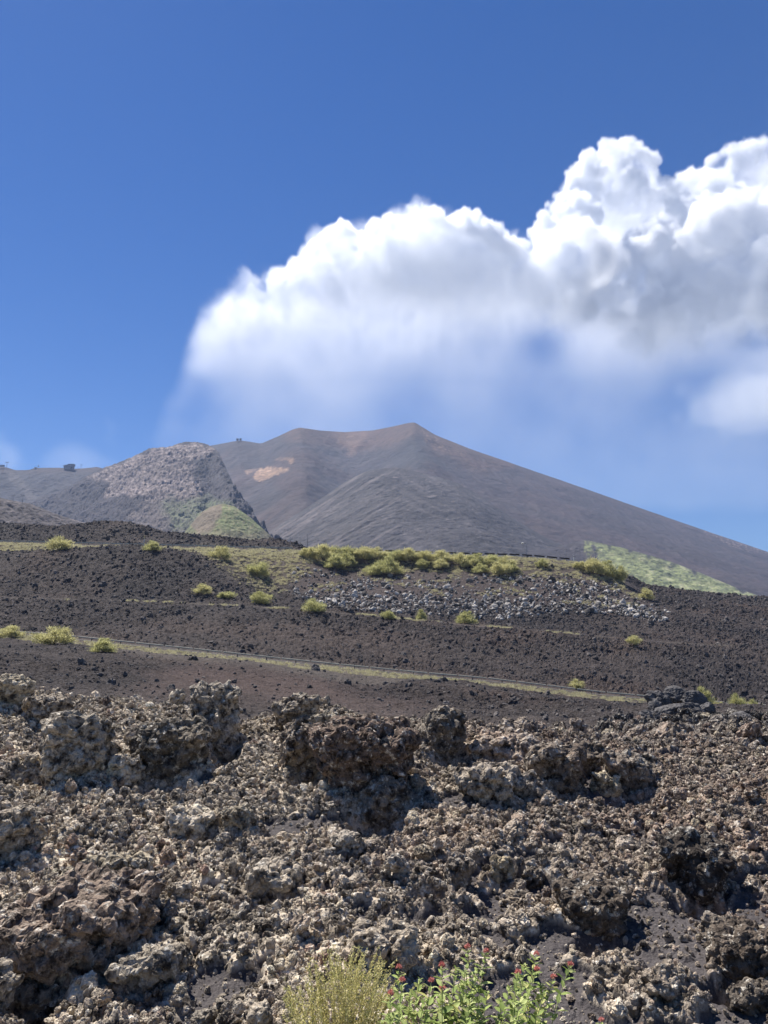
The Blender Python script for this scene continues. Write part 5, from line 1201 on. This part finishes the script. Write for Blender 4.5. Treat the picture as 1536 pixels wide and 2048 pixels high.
CD = 5300.0                                        # distance of the cloud's middle
def build_cloud():
    lo = (-2750.0, 4600.0, 1150.0 - 0); hi = (3300.0, 6300.0, 3650.0)
    lo = (lo[0], lo[1], float(at(0, 950, 4600).z)); hi = (hi[0] * 1.02, hi[1], float(at(768, 255, CD + 250).z))
    res = (505, 92, 210)
    nx, ny, nz = res
    xs = np.linspace(lo[0], hi[0], nx); ys = np.linspace(lo[1], hi[1], ny); zs = np.linspace(lo[2], hi[2], nz)
    sdf = np.full(res, -400.0, F32); acc = np.zeros(res, F32)                # > 0 inside a puff
    r = np.random.default_rng(5)
    def puff(c, rad):
        s = []
        for ax, a in zip((xs, ys, zs), c):
            i0, i1 = np.searchsorted(ax, (a - rad * 1.7, a + rad * 1.7)); s.append(slice(i0, i1))
        if any(k.stop <= k.start for k in s): return
        D = np.sqrt((xs[s[0], None, None] - c[0]) ** 2 + (ys[None, s[1], None] - c[1]) ** 2 + (zs[None, None, s[2]] - c[2]) ** 2)
        blk = sdf[s[0], s[1], s[2]]; np.maximum(blk, (rad - D).astype(F32), out=blk)
    big = [(400, 790, 70, 0), (470, 780, 100, 40), (580, 780, 130, 0), (700, 770, 140, 40), (840, 760, 140, 0), (960, 740, 120, 40), (1250, 760, 130, 80), (1400, 780, 130, 60), (470, 690, 85, 0), (520, 640, 90, 0), (560, 610, 78, -60), (640, 620, 110, 40), (600, 720, 120, 0), (705, 555, 100, 0), (760, 530, 98, -40), (850, 535, 115, 0), (868, 455, 42, 160),
           (780, 640, 140, 0), (930, 540, 98, 60), (950, 640, 130, 0), (1010, 580, 98, 0), (1080, 560, 98, -80), (1090, 620, 90, -60), (1140, 510, 75, -60), (1190, 520, 60, -160), (1100, 470, 42, 60),
           (1150, 440, 55, 60), (1165, 390, 52, 120), (1205, 365, 66, 100), (1238, 345, 62, 100), (1262, 350, 52, 100), (1240, 430, 90, 120), (1300, 450, 70, 160), (1330, 425, 62, 60),
           (1370, 410, 68, 60), (1400, 440, 90, 20), (1440, 380, 62, 200), (1470, 350, 66, 200), (1500, 340, 66, 160), (1560, 350, 70, 160), (1640, 330, 80, 100), (1720, 380, 110, 60), (1460, 470, 80, -120),
           (1530, 450, 80, -160), (1600, 440, 90, -120), (1330, 520, 78, -20), (1430, 560, 120, -60), (1540, 570, 130, -60), (1650, 560, 140, 0), (1300, 600, 110, 60), (1210, 660, 120, 120), (1350, 680, 130, 60), (1460, 660, 120, 40)]
    px = CD / FPX
    for X, Y, R, off in big:
        d = CD + off * px; c = np.array(at(X, Y, d)); R *= d / FPX
        puff(c, R)
        Db = np.sqrt((xs[:, None, None] - c[0]) ** 2 + (ys[None, :, None] - c[1]) ** 2 + (zs[None, None, :] - c[2]) ** 2); acc += np.exp(np.clip((R - Db) / 70.0, -12, 12)).astype(F32)
        n2 = int(26 + R / 6)
        for k in range(n2):                         # cauliflower knobs on each puff's skin
            v = r.normal(size=3); v /= np.linalg.norm(v)
            if v[2] < -0.35: continue
            r2 = R * r.uniform(0.16, 0.38); c2 = c + v * (R - r2 * 0.35); puff(c2, r2)
            for q in range(7):
                w = r.normal(size=3) + v * 1.1; w /= np.linalg.norm(w)
                r3 = r2 * r.uniform(0.2, 0.42); puff(c2 + w * (r2 - r3 * 0.25), r3)
    for k, (c_, a_) in enumerate(((14, 34.0), (6, 17.0), (3, 10.0))):
        sdf += a_ * (0.6 - 1.6 * np.abs(lattice(nx, ny, nz, c_, max(1.5, c_ * .75), c_, 90 + k)))
    big_n = lattice(nx, ny, nz, 40, 22, 30, 77) + 0.5 * lattice(nx, ny, nz, 18, 10, 14, 78) + 0.25 * lattice(nx, ny, nz, 8, 6, 7, 79)
    Xp, Yp = pix(xs[:, None, None] / ys[None, :, None], zs[None, None, :] / ys[None, :, None])
    Xp = np.broadcast_to(Xp, res); 
    # crisp towering billows: dense at their skin, looser within, giving way to soft veils below
    sdb = 70.0 * np.log(acc + 1e-6)
    yc = np.interp(Xp, [300, 420, 600, 760, 900, 1050, 1200, 1300, 1400, 1536, 1800], [480, 530, 540, 520, 530, 530, 560, 600, 585, 590, 590])
    low = sstep(-40, 130, Yp + 30 * big_n - yc)
    leftw = sstep(660, 430, Xp + 40 * big_n)
    crisp = sstep(0.0, 16.0, sdf) * ((0.024 - 0.007 * sstep(1100, 1300, Xp)) * (1 - 0.92 * sstep(30, 100, sdb))) * (1 - low) * (1 - 0.97 * leftw)
    wide = sstep(1080, 1280, Xp)
    crisp = crisp * np.exp(-((ys[None, :, None] - CD - 60) / (200 + 500 * wide)) ** 4)
    # soft body: everything lower and further left is smooth haze-like steam
    ye = np.interp(Xp, [300, 340, 400, 460, 600, 700, 850, 1000, 1100, 1200, 1300, 1400, 1536, 1800], [900, 800, 670, 605, 573, 520, 480, 505, 520, 590, 620, 600, 580, 580])
    mid_n = lattice(nx, ny, nz, 11, 7, 10, 83) + 0.6 * lattice(nx, ny, nz, 5, 3.5, 5, 84); puffy = 0.6 - 1.5 * np.abs(mid_n)
    prof = sstep(-45, 50, Yp + 22 * big_n + 22 * puffy * sstep(800, 600, Yp) - ye)
    dn = np.interp(Yp, [500, 600, 680, 760, 840, 920], [0.0044, 0.0034, 0.0016, 0.0007, 0.00045, 0.0003])
    yfac = np.exp(-((ys[None, :, None] - CD - 60 - 420 * sstep(540, 720, Yp) ) / 300.0) ** 4)
    body = prof * dn * yfac * (1 + 0.55 * np.clip(big_n, -1, 1.2)) * (1 + 0.5 * np.clip(puffy, -1, 1) * sstep(760, 620, Yp)) * sstep(285, 500, Xp + 60 * big_n) * (1 + 0.5 * sstep(640, 760, Yp) * sstep(800, 600, Xp))
    hole = np.exp(-(((Xp - 1085) / 70) ** 2 + ((Yp - 690) / 60) ** 2)) + np.exp(-(((Xp - 1530) / 90) ** 2 + ((Yp - 672) / 38) ** 2)) + 0.8 * np.exp(-(((Xp - 1400 + (Yp - 760) * 0.8) / 90) ** 2 + ((Yp - 780) / 90) ** 2))
    body = body * (1 - 0.8 * np.clip(hole, 0, 1)) * np.interp(Xp, [300, 900, 1000, 1536], [.72, .85, .8, .95])
    den = crisp + body
    # soft bank at the lower right and two wisps low on the left
    def blob(X, Y, rx, ry, k, p=1.0, yc_=CD):
        q = ((Xp - X) / rx) ** 2 + ((Yp - Y) / ry) ** 2 + 1.1 * big_n
        q = q + ((ys[None, :, None] - yc_) / 330.0) ** 2
        return k * sstep(1.0, 0.0, q) ** p
    den = den + blob(1650, 800, 290, 170, 0.0011, 1.3, 5850) + blob(1710, 740, 230, 150, 0.0012, 1.3, 5850)
    den = den + blob(225, 868, 34, 60, 0.00042) + blob(180, 925, 100, 45, 0.00022) + blob(-15, 925, 70, 60, 0.0003)
    for ax, n in ((0, nx), (1, ny), (2, nz)):
        i = np.arange(n); f = sstep(0, 5, np.minimum(i, n - 1 - i)); sh = [1, 1, 1]; sh[ax] = n; den = den * f.reshape(sh)
    den[den < 2e-5] = 0; den *= 100.0
    print('cloud dens', den.max(), (den > 0).mean())
    volume_object('cloud', lo, hi, res, den, 'white billowing steam cloud rising behind the cone', mat=cm)
build_cloud()
